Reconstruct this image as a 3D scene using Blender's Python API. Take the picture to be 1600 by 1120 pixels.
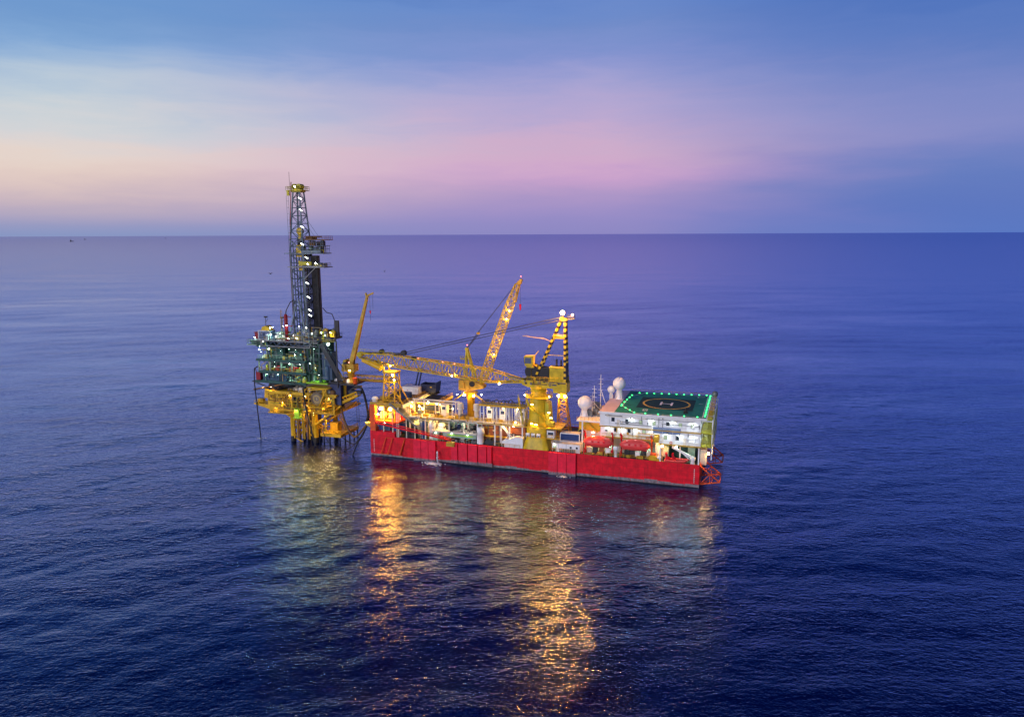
import bpy, math, random
import numpy as np
from mathutils import Vector, Matrix

SC = bpy.context.scene
for _o in list(bpy.data.objects):
    bpy.data.objects.remove(_o)
COL = SC.collection
R_ = math.radians
RNG = random.Random(7)

# ------------------------------------------------------------------ camera
CAM_H = 72.0
cam_d = bpy.data.cameras.new('drone_camera')
cam = bpy.data.objects.new('drone_camera', cam_d)
COL.objects.link(cam)
cam_d.sensor_width = 36.0
cam_d.lens = 36.0 * 1130.0 / 1600.0
cam_d.clip_start = 0.5
cam_d.clip_end = 200000.0
PITCH, ROLL = math.atan(194.5 / 1130.0), math.atan(7 / 1600.0)
cam.matrix_world = (Matrix.Translation((0, 0, CAM_H)) @ Matrix.Rotation(R_(90) - PITCH, 4, 'X')
                    @ Matrix.Rotation(-ROLL, 4, 'Z'))
SC.camera = cam

# ------------------------------------------------------------------ dusk sky, all round the horizon
SUN_AZ = -138.0            # afterglow: behind the viewer, to the left
world = bpy.data.worlds.new('World')
SC.world = world
world.use_nodes = True
_nt = world.node_tree
_nt.nodes.clear()
def N(nt, t, **k):
    n = nt.nodes.new(t)
    for a, b in k.items():
        setattr(n, a, b)
    return n
def math_node(nt, op, a, b=None, c=None, clamp=False):
    n = N(nt, 'ShaderNodeMath', operation=op, use_clamp=clamp)
    for i, v in enumerate((a, b, c)):
        if v is None:
            continue
        if isinstance(v, (int, float)):
            n.inputs[i].default_value = v
        else:
            nt.links.new(v, n.inputs[i])
    return n.outputs[0]
def srgb(r, g, b):
    f = lambda c: (c / 255 / 12.92) if c / 255 <= 0.04045 else ((c / 255 + 0.055) / 1.055) ** 2.4
    return (f(r), f(g), f(b), 1.0)
def ramp(nt, fac, stops, interp='B_SPLINE'):
    n = N(nt, 'ShaderNodeValToRGB')
    n.color_ramp.interpolation = interp
    e = n.color_ramp.elements
    while len(e) < len(stops):
        e.new(0.5)
    for el, (p, c) in zip(e, stops):
        el.position = p
    for el, (p, c) in zip(e, stops):
        el.color = c if len(c) == 4 else (*c, 1)
    nt.links.new(fac, n.inputs[0])
    return n.outputs[0]
def mixc(nt, fac, a, b, mode='MIX'):
    n = N(nt, 'ShaderNodeMix', data_type='RGBA', blend_type=mode)
    for s, v in ((n.inputs[0], fac), (n.inputs[6], a), (n.inputs[7], b)):
        if hasattr(v, 'is_linked'):
            nt.links.new(v, s)
        else:
            s.default_value = v
    return n.outputs[2]

_tc = N(_nt, 'ShaderNodeTexCoord')
_sep = N(_nt, 'ShaderNodeSeparateXYZ')
_nt.links.new(_tc.outputs['Generated'], _sep.inputs[0])
_map = N(_nt, 'ShaderNodeMapping')
_nt.links.new(_tc.outputs['Generated'], _map.inputs[0])
_map.inputs['Scale'].default_value = (1.6, 1.6, 11.0)
_map.inputs['Rotation'].default_value = (R_(5), R_(-7), 0)
_ns = N(_nt, 'ShaderNodeTexNoise')
_ns.inputs['Scale'].default_value = 1.7
_ns.inputs['Detail'].default_value = 6
_ns.inputs['Roughness'].default_value = 0.52
_nt.links.new(_map.outputs[0], _ns.inputs[0])
_elev = math_node(_nt, 'ARCSINE', _sep.outputs[2])
_elev = math_node(_nt, 'MULTIPLY', _elev, 180 / math.pi / 90)          # 0 horizon .. 1 zenith
_wob = math_node(_nt, 'SUBTRACT', _ns.outputs[0], 0.5)
_ns2 = N(_nt, 'ShaderNodeTexNoise')                # finer wisps
_ns2.inputs['Scale'].default_value = 4.6
_ns2.inputs['Detail'].default_value = 8
_ns2.inputs['Roughness'].default_value = 0.6
_ns2.inputs['Distortion'].default_value = 0.6
_nt.links.new(_map.outputs[0], _ns2.inputs[0])
_wob2 = math_node(_nt, 'ADD', math_node(_nt, 'MULTIPLY', _wob, 0.05), math_node(_nt, 'MULTIPLY', math_node(_nt, 'SUBTRACT', _ns2.outputs[0], 0.5), 0.030))
_damp = math_node(_nt, 'MULTIPLY', _elev, 14.0, clamp=True)
_e = math_node(_nt, 'ADD', _elev, math_node(_nt, 'MULTIPLY', _wob2, _damp))
_x = math_node(_nt, 'MULTIPLY', _sep.outputs[0], math.sin(R_(SUN_AZ)))
_y = math_node(_nt, 'MULTIPLY', _sep.outputs[1], math.cos(R_(SUN_AZ)))
_len = math_node(_nt, 'SQRT', math_node(_nt, 'ADD', math_node(_nt, 'MULTIPLY', _sep.outputs[0], _sep.outputs[0]),
                                        math_node(_nt, 'MULTIPLY', _sep.outputs[1], _sep.outputs[1])))
_az = math_node(_nt, 'DIVIDE', math_node(_nt, 'ADD', _x, _y), math_node(_nt, 'MAXIMUM', _len, 1e-4))
_az = math_node(_nt, 'ADD', _az, math_node(_nt, 'MULTIPLY', _wob, 0.10))
_w_left = N(_nt, 'ShaderNodeMapRange', interpolation_type='SMOOTHSTEP')
_w_left.inputs[1].default_value, _w_left.inputs[2].default_value = -0.82, -0.26
_nt.links.new(_az, _w_left.inputs[0])
_w_mid = N(_nt, 'ShaderNodeMapRange', interpolation_type='SMOOTHSTEP')
_w_mid.inputs[1].default_value, _w_mid.inputs[2].default_value = -0.995, -0.82
_nt.links.new(_az, _w_mid.inputs[0])
ZEN = [(0.34, srgb(17, 52, 142)), (0.5, srgb(4, 26, 94)), (1.0, srgb(2, 18, 72))]
_cl = ramp(_nt, _e, [(0.0, srgb(134, 150, 195)), (0.012, srgb(163, 160, 193)), (0.029, srgb(205, 185, 192)), (0.051, srgb(226, 207, 199)), (0.073, srgb(215, 210, 211)),
                     (0.093, srgb(196, 206, 215)), (0.114, srgb(168, 190, 215)), (0.135, srgb(134, 169, 212)), (0.158, srgb(112, 153, 205)), (0.22, srgb(94, 140, 202)),
                     (0.36, srgb(46, 94, 178)), (0.52, srgb(6, 34, 108)), (1.0, srgb(2, 18, 72))], 'CARDINAL')
_cm = ramp(_nt, _e, [(0.0, srgb(140, 136, 195)), (0.014, srgb(150, 140, 198)), (0.035, srgb(174, 149, 199)), (0.052, srgb(198, 159, 203)), (0.067, srgb(203, 168, 201)),
                     (0.088, srgb(185, 165, 206)), (0.113, srgb(163, 159, 208)), (0.138, srgb(132, 145, 205)), (0.161, srgb(112, 137, 199)), (0.19, srgb(92, 125, 194))] + ZEN, 'CARDINAL')
_cr = ramp(_nt, _e, [(0.0, srgb(88, 120, 194)), (0.02, srgb(84, 116, 191)), (0.042, srgb(94, 120, 191)), (0.065, srgb(114, 128, 194)), (0.085, srgb(121, 133, 196)),
                     (0.105, srgb(112, 129, 194)), (0.13, srgb(92, 120, 190)), (0.158, srgb(76, 112, 187)), (0.20, srgb(58, 98, 180))] + ZEN, 'CARDINAL')
_c1 = mixc(_nt, _w_mid.outputs[0], _cr, _cm)
_c2 = mixc(_nt, _w_left.outputs[0], _c1, _cl)
_sky = N(_nt, 'ShaderNodeTexSky')
_sky.sky_type = 'NISHITA'
_sky.sun_disc = False
_sky.sun_elevation = R_(2)
_sky.sun_rotation = R_(SUN_AZ)
_nish = mixc(_nt, 1.0, _sky.outputs[0], (0.012, 0.012, 0.012, 1), 'MULTIPLY')
_c3 = mixc(_nt, 1.0, _c2, _nish, 'ADD')
_bg = N(_nt, 'ShaderNodeBackground')
_bg.inputs[1].default_value = 1.0
_nt.links.new(_c3, _bg.inputs[0])
_wo = N(_nt, 'ShaderNodeOutputWorld')
_nt.links.new(_bg.outputs[0], _wo.inputs[0])

# ------------------------------------------------------------------ the one sun: soft afterglow, low behind the viewer
sun_d = bpy.data.lights.new('afterglow_sun', 'SUN')
sun_d.energy = 1.8
sun_d.angle = R_(28)
sun_d.color = (1.0, 0.94, 0.99)
sun = bpy.data.objects.new('afterglow_sun', sun_d)
COL.objects.link(sun)
_sd = Vector((math.sin(R_(SUN_AZ)) * math.cos(R_(11)), math.cos(R_(SUN_AZ)) * math.cos(R_(11)), math.sin(R_(11))))
sun.rotation_euler = (-_sd).to_track_quat('-Z', 'Y').to_euler()

SC.view_settings.view_transform = 'Standard'
SC.view_settings.look = 'None'
SC.view_settings.exposure = 0.0
SC.view_settings.gamma = 1.0
SC.view_settings.use_curve_mapping = False
SC.render.engine = 'CYCLES'
SC.cycles.max_bounces = 6
SC.cycles.diffuse_bounces = 3
SC.cycles.glossy_bounces = 4
SC.cycles.use_denoising = True
SC.cycles.caustics_reflective = False
SC.cycles.caustics_refractive = False
SC.cycles.sample_clamp_indirect = 8.0

# ------------------------------------------------------------------ materials
MAT = {}
def new_mat(name):
    m = bpy.data.materials.new(name)
    m.use_nodes = True
    nt = m.node_tree
    nt.nodes.clear()
    out = N(nt, 'ShaderNodeOutputMaterial')
    MAT[name] = m
    return m, nt, out
def paint(name, col, rough=0.5, var=0.28, rust=0.25, rustcol=(0.09, 0.035, 0.015), metal=0.0, scale=0.6, bump=0.015):
    """worn marine paint: large blotches, vertical run-off streaks of rust, a little relief"""
    m, nt, out = new_mat(name)
    p = N(nt, 'ShaderNodeBsdfPrincipled')
    nt.links.new(p.outputs[0], out.inputs[0])
    tc = N(nt, 'ShaderNodeTexCoord')
    n1 = N(nt, 'ShaderNodeTexNoise'); n1.inputs['Scale'].default_value = scale; n1.inputs['Detail'].default_value = 5
    nt.links.new(tc.outputs['Object'], n1.inputs[0])
    mp = N(nt, 'ShaderNodeMapping'); mp.inputs['Scale'].default_value = (1.9, 1.9, 0.16)
    nt.links.new(tc.outputs['Object'], mp.inputs[0])
    n2 = N(nt, 'ShaderNodeTexNoise'); n2.inputs['Scale'].default_value = 1.0; n2.inputs['Detail'].default_value = 6; n2.inputs['Roughness'].default_value = 0.65
    nt.links.new(mp.outputs[0], n2.inputs[0])
    lo = tuple(c * (1 - var) for c in col); hi = tuple(min(1, c * (1 + var * 0.55)) for c in col)
    c1 = ramp(nt, n1.outputs[0], [(0.3, lo), (0.7, hi)], 'LINEAR')
    rf = ramp(nt, n2.outputs[0], [(0.56, (0, 0, 0)), (0.74, (rust, rust, rust))], 'LINEAR')
    c2 = mixc(nt, rf, c1, (*rustcol, 1))
    nt.links.new(c2, p.inputs['Base Color'])
    p.inputs['Roughness'].default_value = rough
    p.inputs['Metallic'].default_value = metal
    p.inputs['Specular IOR Level'].default_value = 0.28
    if bump:
        b = N(nt, 'ShaderNodeBump'); b.inputs['Distance'].default_value = bump; b.inputs['Strength'].default_value = 0.6
        nt.links.new(n2.outputs[0], b.inputs['Height']); nt.links.new(b.outputs[0], p.inputs['Normal'])
    return m
def emit(name, col, s):
    m, nt, out = new_mat(name)
    e = N(nt, 'ShaderNodeEmission')
    e.inputs[0].default_value = (*col, 1); e.inputs[1].default_value = s
    nt.links.new(e.outputs[0], out.inputs[0])
    return m
def hull_paint(name, col):
    m = paint(name, col, 0.62, 0.30, 0.7, (0.17, 0.012, 0.014))
    nt = m.node_tree
    p = [n for n in nt.nodes if n.type == 'BSDF_PRINCIPLED'][0]
    src = p.inputs['Base Color'].links[0].from_socket
    tc = N(nt, 'ShaderNodeTexCoord')
    mp = N(nt, 'ShaderNodeMapping'); mp.inputs['Rotation'].default_value = (R_(90), 0, 0)
    nt.links.new(tc.outputs['Object'], mp.inputs[0])
    bk = N(nt, 'ShaderNodeTexBrick')
    bk.inputs['Scale'].default_value = 1.0; bk.inputs['Brick Width'].default_value = 6.2; bk.inputs['Row Height'].default_value = 2.35
    bk.inputs['Mortar Size'].default_value = 0.035; bk.inputs['Color1'].default_value = (1, 1, 1, 1); bk.inputs['Color2'].default_value = (0.80, 0.80, 0.80, 1)
    bk.inputs['Mortar'].default_value = (0.55, 0.55, 0.55, 1)
    nt.links.new(mp.outputs[0], bk.inputs[0])
    c = mixc(nt, 1.0, src, bk.outputs[0], 'MULTIPLY')
    ms = N(nt, 'ShaderNodeMapping'); ms.inputs['Scale'].default_value = (0.35, 1, 1.6)
    nt.links.new(tc.outputs['Object'], ms.inputs[0])
    ns = N(nt, 'ShaderNodeTexNoise'); ns.inputs['Scale'].default_value = 1.3; ns.inputs['Detail'].default_value = 7; ns.inputs['Roughness'].default_value = 0.7
    nt.links.new(ms.outputs[0], ns.inputs[0])
    f = ramp(nt, ns.outputs[0], [(0.60, (0, 0, 0)), (0.70, (0.5, 0.5, 0.5))], 'LINEAR')     # scrapes from boats coming alongside
    c = mixc(nt, f, c, (0.10, 0.02, 0.025, 1))
    nt.links.new(c, p.inputs['Base Color'])
hull_paint('red', (0.80, 0.004, 0.024))
paint('dark_red', (0.26, 0.008, 0.02), 0.45, 0.2, 0.25)
paint('red_panel', (0.82, 0.010, 0.048), 0.6, 0.2, 0.22, (0.2, 0.015, 0.02))
paint('orange', (0.75, 0.10, 0.018), 0.45, 0.25, 0.3)
paint('boat_orange', (0.74, 0.075, 0.07), 0.35, 0.12, 0.10)
paint('yellow', (0.72, 0.42, 0.020), 0.45, 0.25, 0.35)
paint('yellow_green', (0.50, 0.44, 0.03), 0.5, 0.25, 0.3)
paint('crane_yellow', (0.66, 0.45, 0.016), 0.42, 0.3, 0.55, (0.16, 0.08, 0.02))
paint('ochre', (0.50, 0.31, 0.035), 0.55, 0.3, 0.45)
paint('white', (0.84, 0.84, 0.86), 0.45, 0.10, 0.16, (0.36, 0.24, 0.14))
paint('cream', (0.74, 0.66, 0.55), 0.5, 0.15, 0.25, (0.3, 0.16, 0.07))
paint('grey_blue', (0.20, 0.27, 0.44), 0.45, 0.12, 0.1)
paint('steel', (0.16, 0.17, 0.18), 0.5, 0.3, 0.35, metal=0.4)
paint('dark_steel', (0.035, 0.037, 0.045), 0.55, 0.3, 0.3)
paint('black', (0.010, 0.010, 0.013), 0.5, 0.3, 0.1)
paint('teal', (0.022, 0.085, 0.078), 0.5, 0.3, 0.3)
paint('dark_green', (0.022, 0.065, 0.050), 0.55, 0.3, 0.3)
paint('pale_green', (0.28, 0.40, 0.32), 0.5, 0.2, 0.25)
paint('module_blue', (0.04, 0.085, 0.15), 0.5, 0.3, 0.3)
paint('navy', (0.012, 0.022, 0.085), 0.4, 0.25, 0.2)
paint('container_blue', (0.020, 0.055, 0.20), 0.45, 0.2, 0.2)
paint('mast_blue', (0.13, 0.185, 0.24), 0.45, 0.2, 0.25)
paint('deck_green', (0.016, 0.21, 0.165), 0.7, 0.35, 0.10, (0.01, 0.03, 0.03), scale=0.25)
paint('deck_dark', (0.008, 0.042, 0.040), 0.7, 0.3, 0.10, (0.01, 0.015, 0.015))
paint('deck_plate', (0.10, 0.075, 0.065), 0.65, 0.35, 0.5)
paint('mark_yellow', (0.62, 0.42, 0.05), 0.6, 0.2, 0.15)
paint('mark_white', (0.78, 0.78, 0.78), 0.6, 0.15, 0.1)
paint('roof_lilac', (0.52, 0.42, 0.52), 0.6, 0.12, 0.2)
paint('rust_brown', (0.26, 0.075, 0.03), 0.6, 0.35, 0.5)
paint('rope', (0.30, 0.27, 0.20), 0.7, 0.3, 0.3)
paint('fouling', (0.24, 0.205, 0.225), 0.8, 0.5, 0.85, (0.035, 0.03, 0.035), scale=1.2, bump=0.05)
paint('wood', (0.20, 0.10, 0.04), 0.7, 0.3, 0.2)
paint('rubber', (0.018, 0.016, 0.016), 0.8, 0.3, 0.1)
paint('tarpaulin', (0.020, 0.022, 0.032), 0.5, 0.4, 0.1, scale=0.9, bump=0.3)
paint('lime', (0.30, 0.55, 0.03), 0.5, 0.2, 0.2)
paint('window_glass', (0.012, 0.018, 0.026), 0.08, 0.1, 0.0, bump=0)
paint('radome_white', (0.72, 0.75, 0.82), 0.4, 0.04, 0.05, (0.5, 0.5, 0.5))
paint('foam', (0.8, 0.82, 0.85), 0.9, 0.1, 0.0, bump=0.1)
WARM, GOLD, WHITE, COOL = (1.0, 0.50, 0.13), (1.0, 0.60, 0.12), (1.0, 0.85, 0.58), (0.55, 1.0, 0.74)
emit('lamp_warm', WARM, 460)
emit('lamp_gold', GOLD, 620)
emit('lamp_white', WHITE, 200)
emit('lamp_cool', COOL, 200)
emit('lamp_wall', (0.84, 1.0, 0.93), 200)
emit('lamp_big', (1.0, 0.42, 0.05), 11000)
emit('lamp_pedestal', GOLD, 150)
emit('lamp_stern', (1.0, 0.37, 0.03), 1100)
emit('lamp_green', (0.05, 1.0, 0.20), 5.5)
emit('cabin_light', (0.75, 0.95, 0.66), 0.55)
emit('lamp_tube', (0.93, 1.0, 0.92), 11)
emit('lamp_red', (1.0, 0.16, 0.12), 14)
# ------------------------------------------------------------------ geometry helpers
# everything is laid out in the barge's own axes: u along the hull from its far end, w across it, z up from the water
ORG = Vector((-46.8, 230.7, 0.0))
YAW = R_(-18.278)
CU, SU = math.cos(YAW), math.sin(YAW)
def to_world(u, w, z):
    return Vector((ORG.x + u * CU - w * SU, ORG.y + u * SU + w * CU, z))

class MB:
    """collects shapes; build() links them as ONE mesh object"""
    def __init__(s):
        s.v, s.f, s.m, s.sm, s.cur = [], [], [], [], 0
    def mat(s, i):
        s.cur = i; return s
    def add(s, vs, fs, smooth=False):
        b = len(s.v)
        s.v.extend(tuple(p) for p in vs)
        for f in fs:
            s.f.append(tuple(i + b for i in f)); s.m.append(s.cur); s.sm.append(smooth)
        return s
    def pieces(s):
        """the separate solids in here: shapes whose bounds touch stay together"""
        n = len(s.v)
        par = list(range(n))
        def find(i):
            while par[i] != i:
                par[i] = par[par[i]]; i = par[i]
            return i
        for f in s.f:
            a = find(f[0])
            for i in f[1:]:
                par[find(i)] = a
        comp = {}
        for fi, f in enumerate(s.f):
            comp.setdefault(find(f[0]), []).append(fi)
        items = []
        for k, fl in comp.items():
            P = [s.v[i] for fi in fl for i in s.f[fi]]
            lo = [min(p[a] for p in P) - .06 for a in range(3)]; hi = [max(p[a] for p in P) + .06 for a in range(3)]
            items.append([lo, hi, fl])
        g = list(range(len(items)))
        def gf(i):
            while g[i] != i:
                g[i] = g[g[i]]; i = g[i]
            return i
        for i in range(len(items)):
            for j in range(i):
                if gf(i) != gf(j) and all(items[i][0][a] <= items[j][1][a] and items[j][0][a] <= items[i][1][a] for a in range(3)):
                    g[gf(i)] = gf(j)
        grp = {}
        for i, it in enumerate(items):
            grp.setdefault(gf(i), []).extend(it[2])
        if len(grp) < 2:
            return [s]
        out = []
        for fl in grp.values():
            b, ix = MB(), {}
            for fi in sorted(fl):
                b.f.append(tuple(ix.setdefault(i, len(ix)) for i in s.f[fi])); b.m.append(s.m[fi]); b.sm.append(s.sm[fi])
            b.v = [s.v[i] for i in ix]
            out.append(b)
        return out
    def box(s, u0, u1, w0, w1, z0, z1):
        vs = [(u0, w0, z0), (u1, w0, z0), (u1, w1, z0), (u0, w1, z0), (u0, w0, z1), (u1, w0, z1), (u1, w1, z1), (u0, w1, z1)]
        return s.add(vs, [(0, 3, 2, 1), (4, 5, 6, 7), (0, 1, 5, 4), (1, 2, 6, 5), (2, 3, 7, 6), (3, 0, 4, 7)])
    def cbox(s, c, d):
        return s.box(c[0] - d[0] / 2, c[0] + d[0] / 2, c[1] - d[1] / 2, c[1] + d[1] / 2, c[2] - d[2] / 2, c[2] + d[2] / 2)
    def prism(s, pts, a, b, axis='w'):
        """polygon (two coordinates) pulled along an axis: 'w' takes (u,z), 'z' takes (u,w), 'u' takes (w,z)"""
        f = {'w': lambda p, t: (p[0], t, p[1]), 'z': lambda p, t: (p[0], p[1], t), 'u': lambda p, t: (t, p[0], p[1])}[axis]
        n = len(pts)
        vs = [f(p, a) for p in pts] + [f(p, b) for p in pts]
        return s.add(vs, [tuple(range(n)), tuple(range(2 * n - 1, n - 1, -1))] + [(i, i + n, (i + 1) % n + n, (i + 1) % n) for i in range(n)])
    def frame(s, p, q):
        d = (Vector(q) - Vector(p)).normalized()
        a = Vector((0, 0, 1)) if abs(d.z) < 0.95 else Vector((0, 1, 0))
        x = d.cross(a).normalized()
        return d, x, x.cross(d).normalized()
    def tube(s, p, q, r, r2=None, n=6, caps=True):
        p, q = Vector(p), Vector(q)
        r2 = r if r2 is None else r2
        d, x, y = s.frame(p, q)
        vs = []
        for c, rr in ((p, r), (q, r2)):
            for i in range(n):
                a = 2 * math.pi * i / n
                vs.append(c + x * (rr * math.cos(a)) + y * (rr * math.sin(a)))
        fs = [(i, (i + 1) % n, (i + 1) % n + n, i + n) for i in range(n)]
        s.add(vs, fs, n > 6)
        if caps:
            s.add(vs, [tuple(range(n - 1, -1, -1)), tuple(range(n, 2 * n))])
        return s
    def beam(s, p, q, a, b=None):
        p, q = Vector(p), Vector(q)
        b = a if b is None else b
        d, x, y = s.frame(p, q)
        vs = [c + x * (i * a / 2) + y * (j * b / 2) for c in (p, q) for i, j in ((-1, -1), (1, -1), (1, 1), (-1, 1))]
        return s.add(vs, [(3, 2, 1, 0), (4, 5, 6, 7), (0, 1, 5, 4), (1, 2, 6, 5), (2, 3, 7, 6), (3, 0, 4, 7)])
    def path(s, pts, r, n=6):
        for a, b in zip(pts[:-1], pts[1:]):
            s.tube(a, b, r, n=n, caps=True)
        return s
    def lathe(s, c, prof, n=20, axis='z'):
        c = Vector(c)
        vs = []
        for r, h in prof:
            for i in range(n):
                a = 2 * math.pi * i / n
                ca, sa = r * math.cos(a), r * math.sin(a)
                vs.append(c + Vector({'z': (ca, sa, h), 'u': (h, ca, sa), 'w': (sa, h, ca)}[axis]))
        fs = []
        for k in range(len(prof) - 1):
            for i in range(n):
                j = (i + 1) % n
                fs.append((k * n + i, k * n + j, (k + 1) * n + j, (k + 1) * n + i))
        s.add(vs, fs, True)
        s.add(vs[:n], [tuple(range(n - 1, -1, -1))]); s.add(vs[-n:], [tuple(range(n))])
        return s
    def ball(s, c, r, nu=14, nv=8, sq=(1, 1, 1)):
        prof = [(max(1e-3, math.sin(math.pi * k / nv)) * r, -math.cos(math.pi * k / nv) * r) for k in range(nv + 1)]
        b = len(s.v)
        s.lathe((0, 0, 0), prof, nu)
        for i in range(b, len(s.v)):
            v = s.v[i]
            s.v[i] = (c[0] + v[0] * sq[0], c[1] + v[1] * sq[1], c[2] + v[2] * sq[2])
        return s
    def gem(s, c, r, sq=(1, 1, 1)):
        t = (1 + 5 ** .5) / 2; k = r / math.hypot(1, t)
        vs = [(-1, t, 0), (1, t, 0), (-1, -t, 0), (1, -t, 0), (0, -1, t), (0, 1, t), (0, -1, -t), (0, 1, -t), (t, 0, -1), (t, 0, 1), (-t, 0, -1), (-t, 0, 1)]
        fs = [(0, 11, 5), (0, 5, 1), (0, 1, 7), (0, 7, 10), (0, 10, 11), (1, 5, 9), (5, 11, 4), (11, 10, 2), (10, 7, 6), (7, 1, 8),
              (3, 9, 4), (3, 4, 2), (3, 2, 6), (3, 6, 8), (3, 8, 9), (4, 9, 5), (2, 4, 11), (6, 2, 10), (8, 6, 7), (9, 8, 1)]
        return s.add([(c[0] + x * k * sq[0], c[1] + y * k * sq[1], c[2] + z * k * sq[2]) for x, y, z in vs], fs, True)
    def rail(s, pts, h=1.1, step=1.6, r=0.05):
        for a, b in zip(pts[:-1], pts[1:]):
            a, b = Vector(a), Vector(b)
            n = max(1, round((b - a).length / step))
            for i in range(n + 1):
                p = a.lerp(b, i / n)
                s.tube(p, p + Vector((0, 0, h)), r, n=4, caps=False)
            for k in (h, h * .55):
                s.tube(a + Vector((0, 0, k)), b + Vector((0, 0, k)), r, n=4, caps=False)
        return s
    def stairs(s, a, b, width=0.9, n=None, side='w'):
        """two stringers and treads from a to b"""
        a, b = Vector(a), Vector(b)
        n = n or max(3, round(abs(b.z - a.z) / 0.3))
        o = Vector((0, width / 2, 0)) if side == 'w' else Vector((width / 2, 0, 0))
        s.beam(a - o, b - o, .12, .25); s.beam(a + o, b + o, .12, .25)
        for i in range(1, n):
            p = a.lerp(b, i / n)
            s.cbox(p, (.28, width, .05) if side == 'w' else (width, .28, .05))
        for q in (-o, o):
            s.tube(a + q + Vector((0, 0, 1)), b + q + Vector((0, 0, 1)), .045, n=4)
        return s
    def lattice(s, a0, a1, wa, wb, rc, rl, nb, up=None):
        """four-chord truss from a0 to a1; wa / wb = (width, depth) at each end"""
        a0, a1 = Vector(a0), Vector(a1)
        d = (a1 - a0).normalized()
        up = Vector(up or (0, 0, 1))
        x = d.cross(up).normalized(); y = x.cross(d).normalized()
        def cor(t, i):
            sx, sy = ((-1, -1), (1, -1), (1, 1), (-1, 1))[i % 4]
            W = wa[0] + (wb[0] - wa[0]) * t; D = wa[1] + (wb[1] - wa[1]) * t
            return a0.lerp(a1, t) + x * (sx * W / 2) + y * (sy * D / 2)
        for i in range(4):
            s.tube(cor(0, i), cor(1, i), rc, n=5)
        for k in range(nb):
            t0, t1 = k / nb, (k + 1) / nb
            for i in range(4):
                s.tube(cor(t0, i), cor(t0, i + 1), rl, n=4, caps=False)
                if (k + i) % 2:
                    s.tube(cor(t0, i), cor(t1, i + 1), rl, n=4, caps=False)
                else:
                    s.tube(cor(t0, i + 1), cor(t1, i), rl, n=4, caps=False)
        for i in range(4):
            s.tube(cor(1, i), cor(1, i + 1), rl, n=4, caps=False)
        return s
    def mesh(s, name, org, mats):
        me = bpy.data.meshes.new(name)
        o = Vector(org)
        me.from_pydata([tuple(Vector(v) - o) for v in s.v], [], s.f)
        for m in mats:
            me.materials.append(MAT[m])
        me.polygons.foreach_set('material_index', s.m)
        me.polygons.foreach_set('use_smooth', s.sm)
        me.update()
        return me

class Thing:
    """an Empty at the thing's base that parents its parts"""
    def __init__(s, name, label, cat, at, group=None):
        s.org = Vector(at)
        s.o = bpy.data.objects.new(name, None)
        COL.objects.link(s.o)
        s.o.empty_display_size = 0.5
        s.o.location = to_world(*at); s.o.rotation_euler = (0, 0, YAW)
        s.o['label'] = label; s.o['category'] = cat
        if group:
            s.o['group'] = group
    def part(s, name, mats, mb, parent=None, label=None, kind=None):
        mats = [mats] if isinstance(mats, str) else mats
        ps = mb.pieces() if len(mb.v) < 4000 and not kind else [mb]
        for b in ps[1:]:                            # each separate piece is a part of its own
            o2 = bpy.data.objects.new(name, b.mesh(name, s.org, mats))
            COL.objects.link(o2); o2.parent = parent or s.o
        mb = ps[0]
        ob = bpy.data.objects.new(name, mb.mesh(name, s.org, mats))
        COL.objects.link(ob)
        ob.parent = parent or s.o
        if label: ob['label'] = label
        if kind: ob['kind'] = kind
        return ob
    def lamp(s, at, mat, r=0.3, name='floodlight', face=(0, -1, 0), parent=None):
        """a lamp: a dark hood behind a glowing lens"""
        f = Vector(face).normalized()
        m = MB()
        c = Vector(at)
        if name in ('lamp', 'wall_lamp'):               # hooded: an open shade with the lens inside, light goes down
            k_ = .15 if name == 'wall_lamp' else .75
            f = Vector((f.x * k_, f.y * k_, -1)).normalized()
            d, x, y = m.frame(c, c + f)
            R = r * 1.25
            m.add([c + x * (R * math.cos(k * math.pi / 4)) + y * (R * math.sin(k * math.pi / 4)) for k in range(8)], [tuple(range(7, -1, -1)) if (x.cross(y)).dot(f) < 0 else tuple(range(8))])
            m.mat(1).tube(c + f * (r * .12), c - f * (r * .9), R * 1.08, R * .5, n=8, caps=False)
            m.tube(c - f * (r * .9), c - f * (r * 1.3), R * .5, R * .35, n=8)
        else:
            if mat not in ('lamp_big', 'lamp_stern'):
                r *= .8
            m.gem(c, r)
            m.mat(1).tube(c - f * (r * 0.55), c - f * (r * 1.5), r * 1.15, r * 0.8, n=8)
        return s.part(name, [mat, 'dark_steel'], m, parent)
def solo(name, label, cat, mats, mb, at, group=None):
    """a thing that is one mesh"""
    ob = bpy.data.objects.new(name, mb.mesh(name, at, [mats] if isinstance(mats, str) else mats))
    COL.objects.link(ob)
    ob.location = to_world(*at); ob.rotation_euler = (0, 0, YAW)
    ob['label'] = label; ob['category'] = cat
    if group: ob['group'] = group
    return ob
def copy_thing(root, du, dw, dz, label):
    """another individual: the thing and each of its parts"""
    r = root.copy(); COL.objects.link(r)
    r.location = root.location + (to_world(du, dw, dz) - to_world(0, 0, 0)); r['label'] = label
    for ch in list(root.children):
        c = ch.copy(); COL.objects.link(c); c.parent = r
        for g in ch.children:
            d = g.copy(); COL.objects.link(d); d.parent = c
    return r
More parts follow.
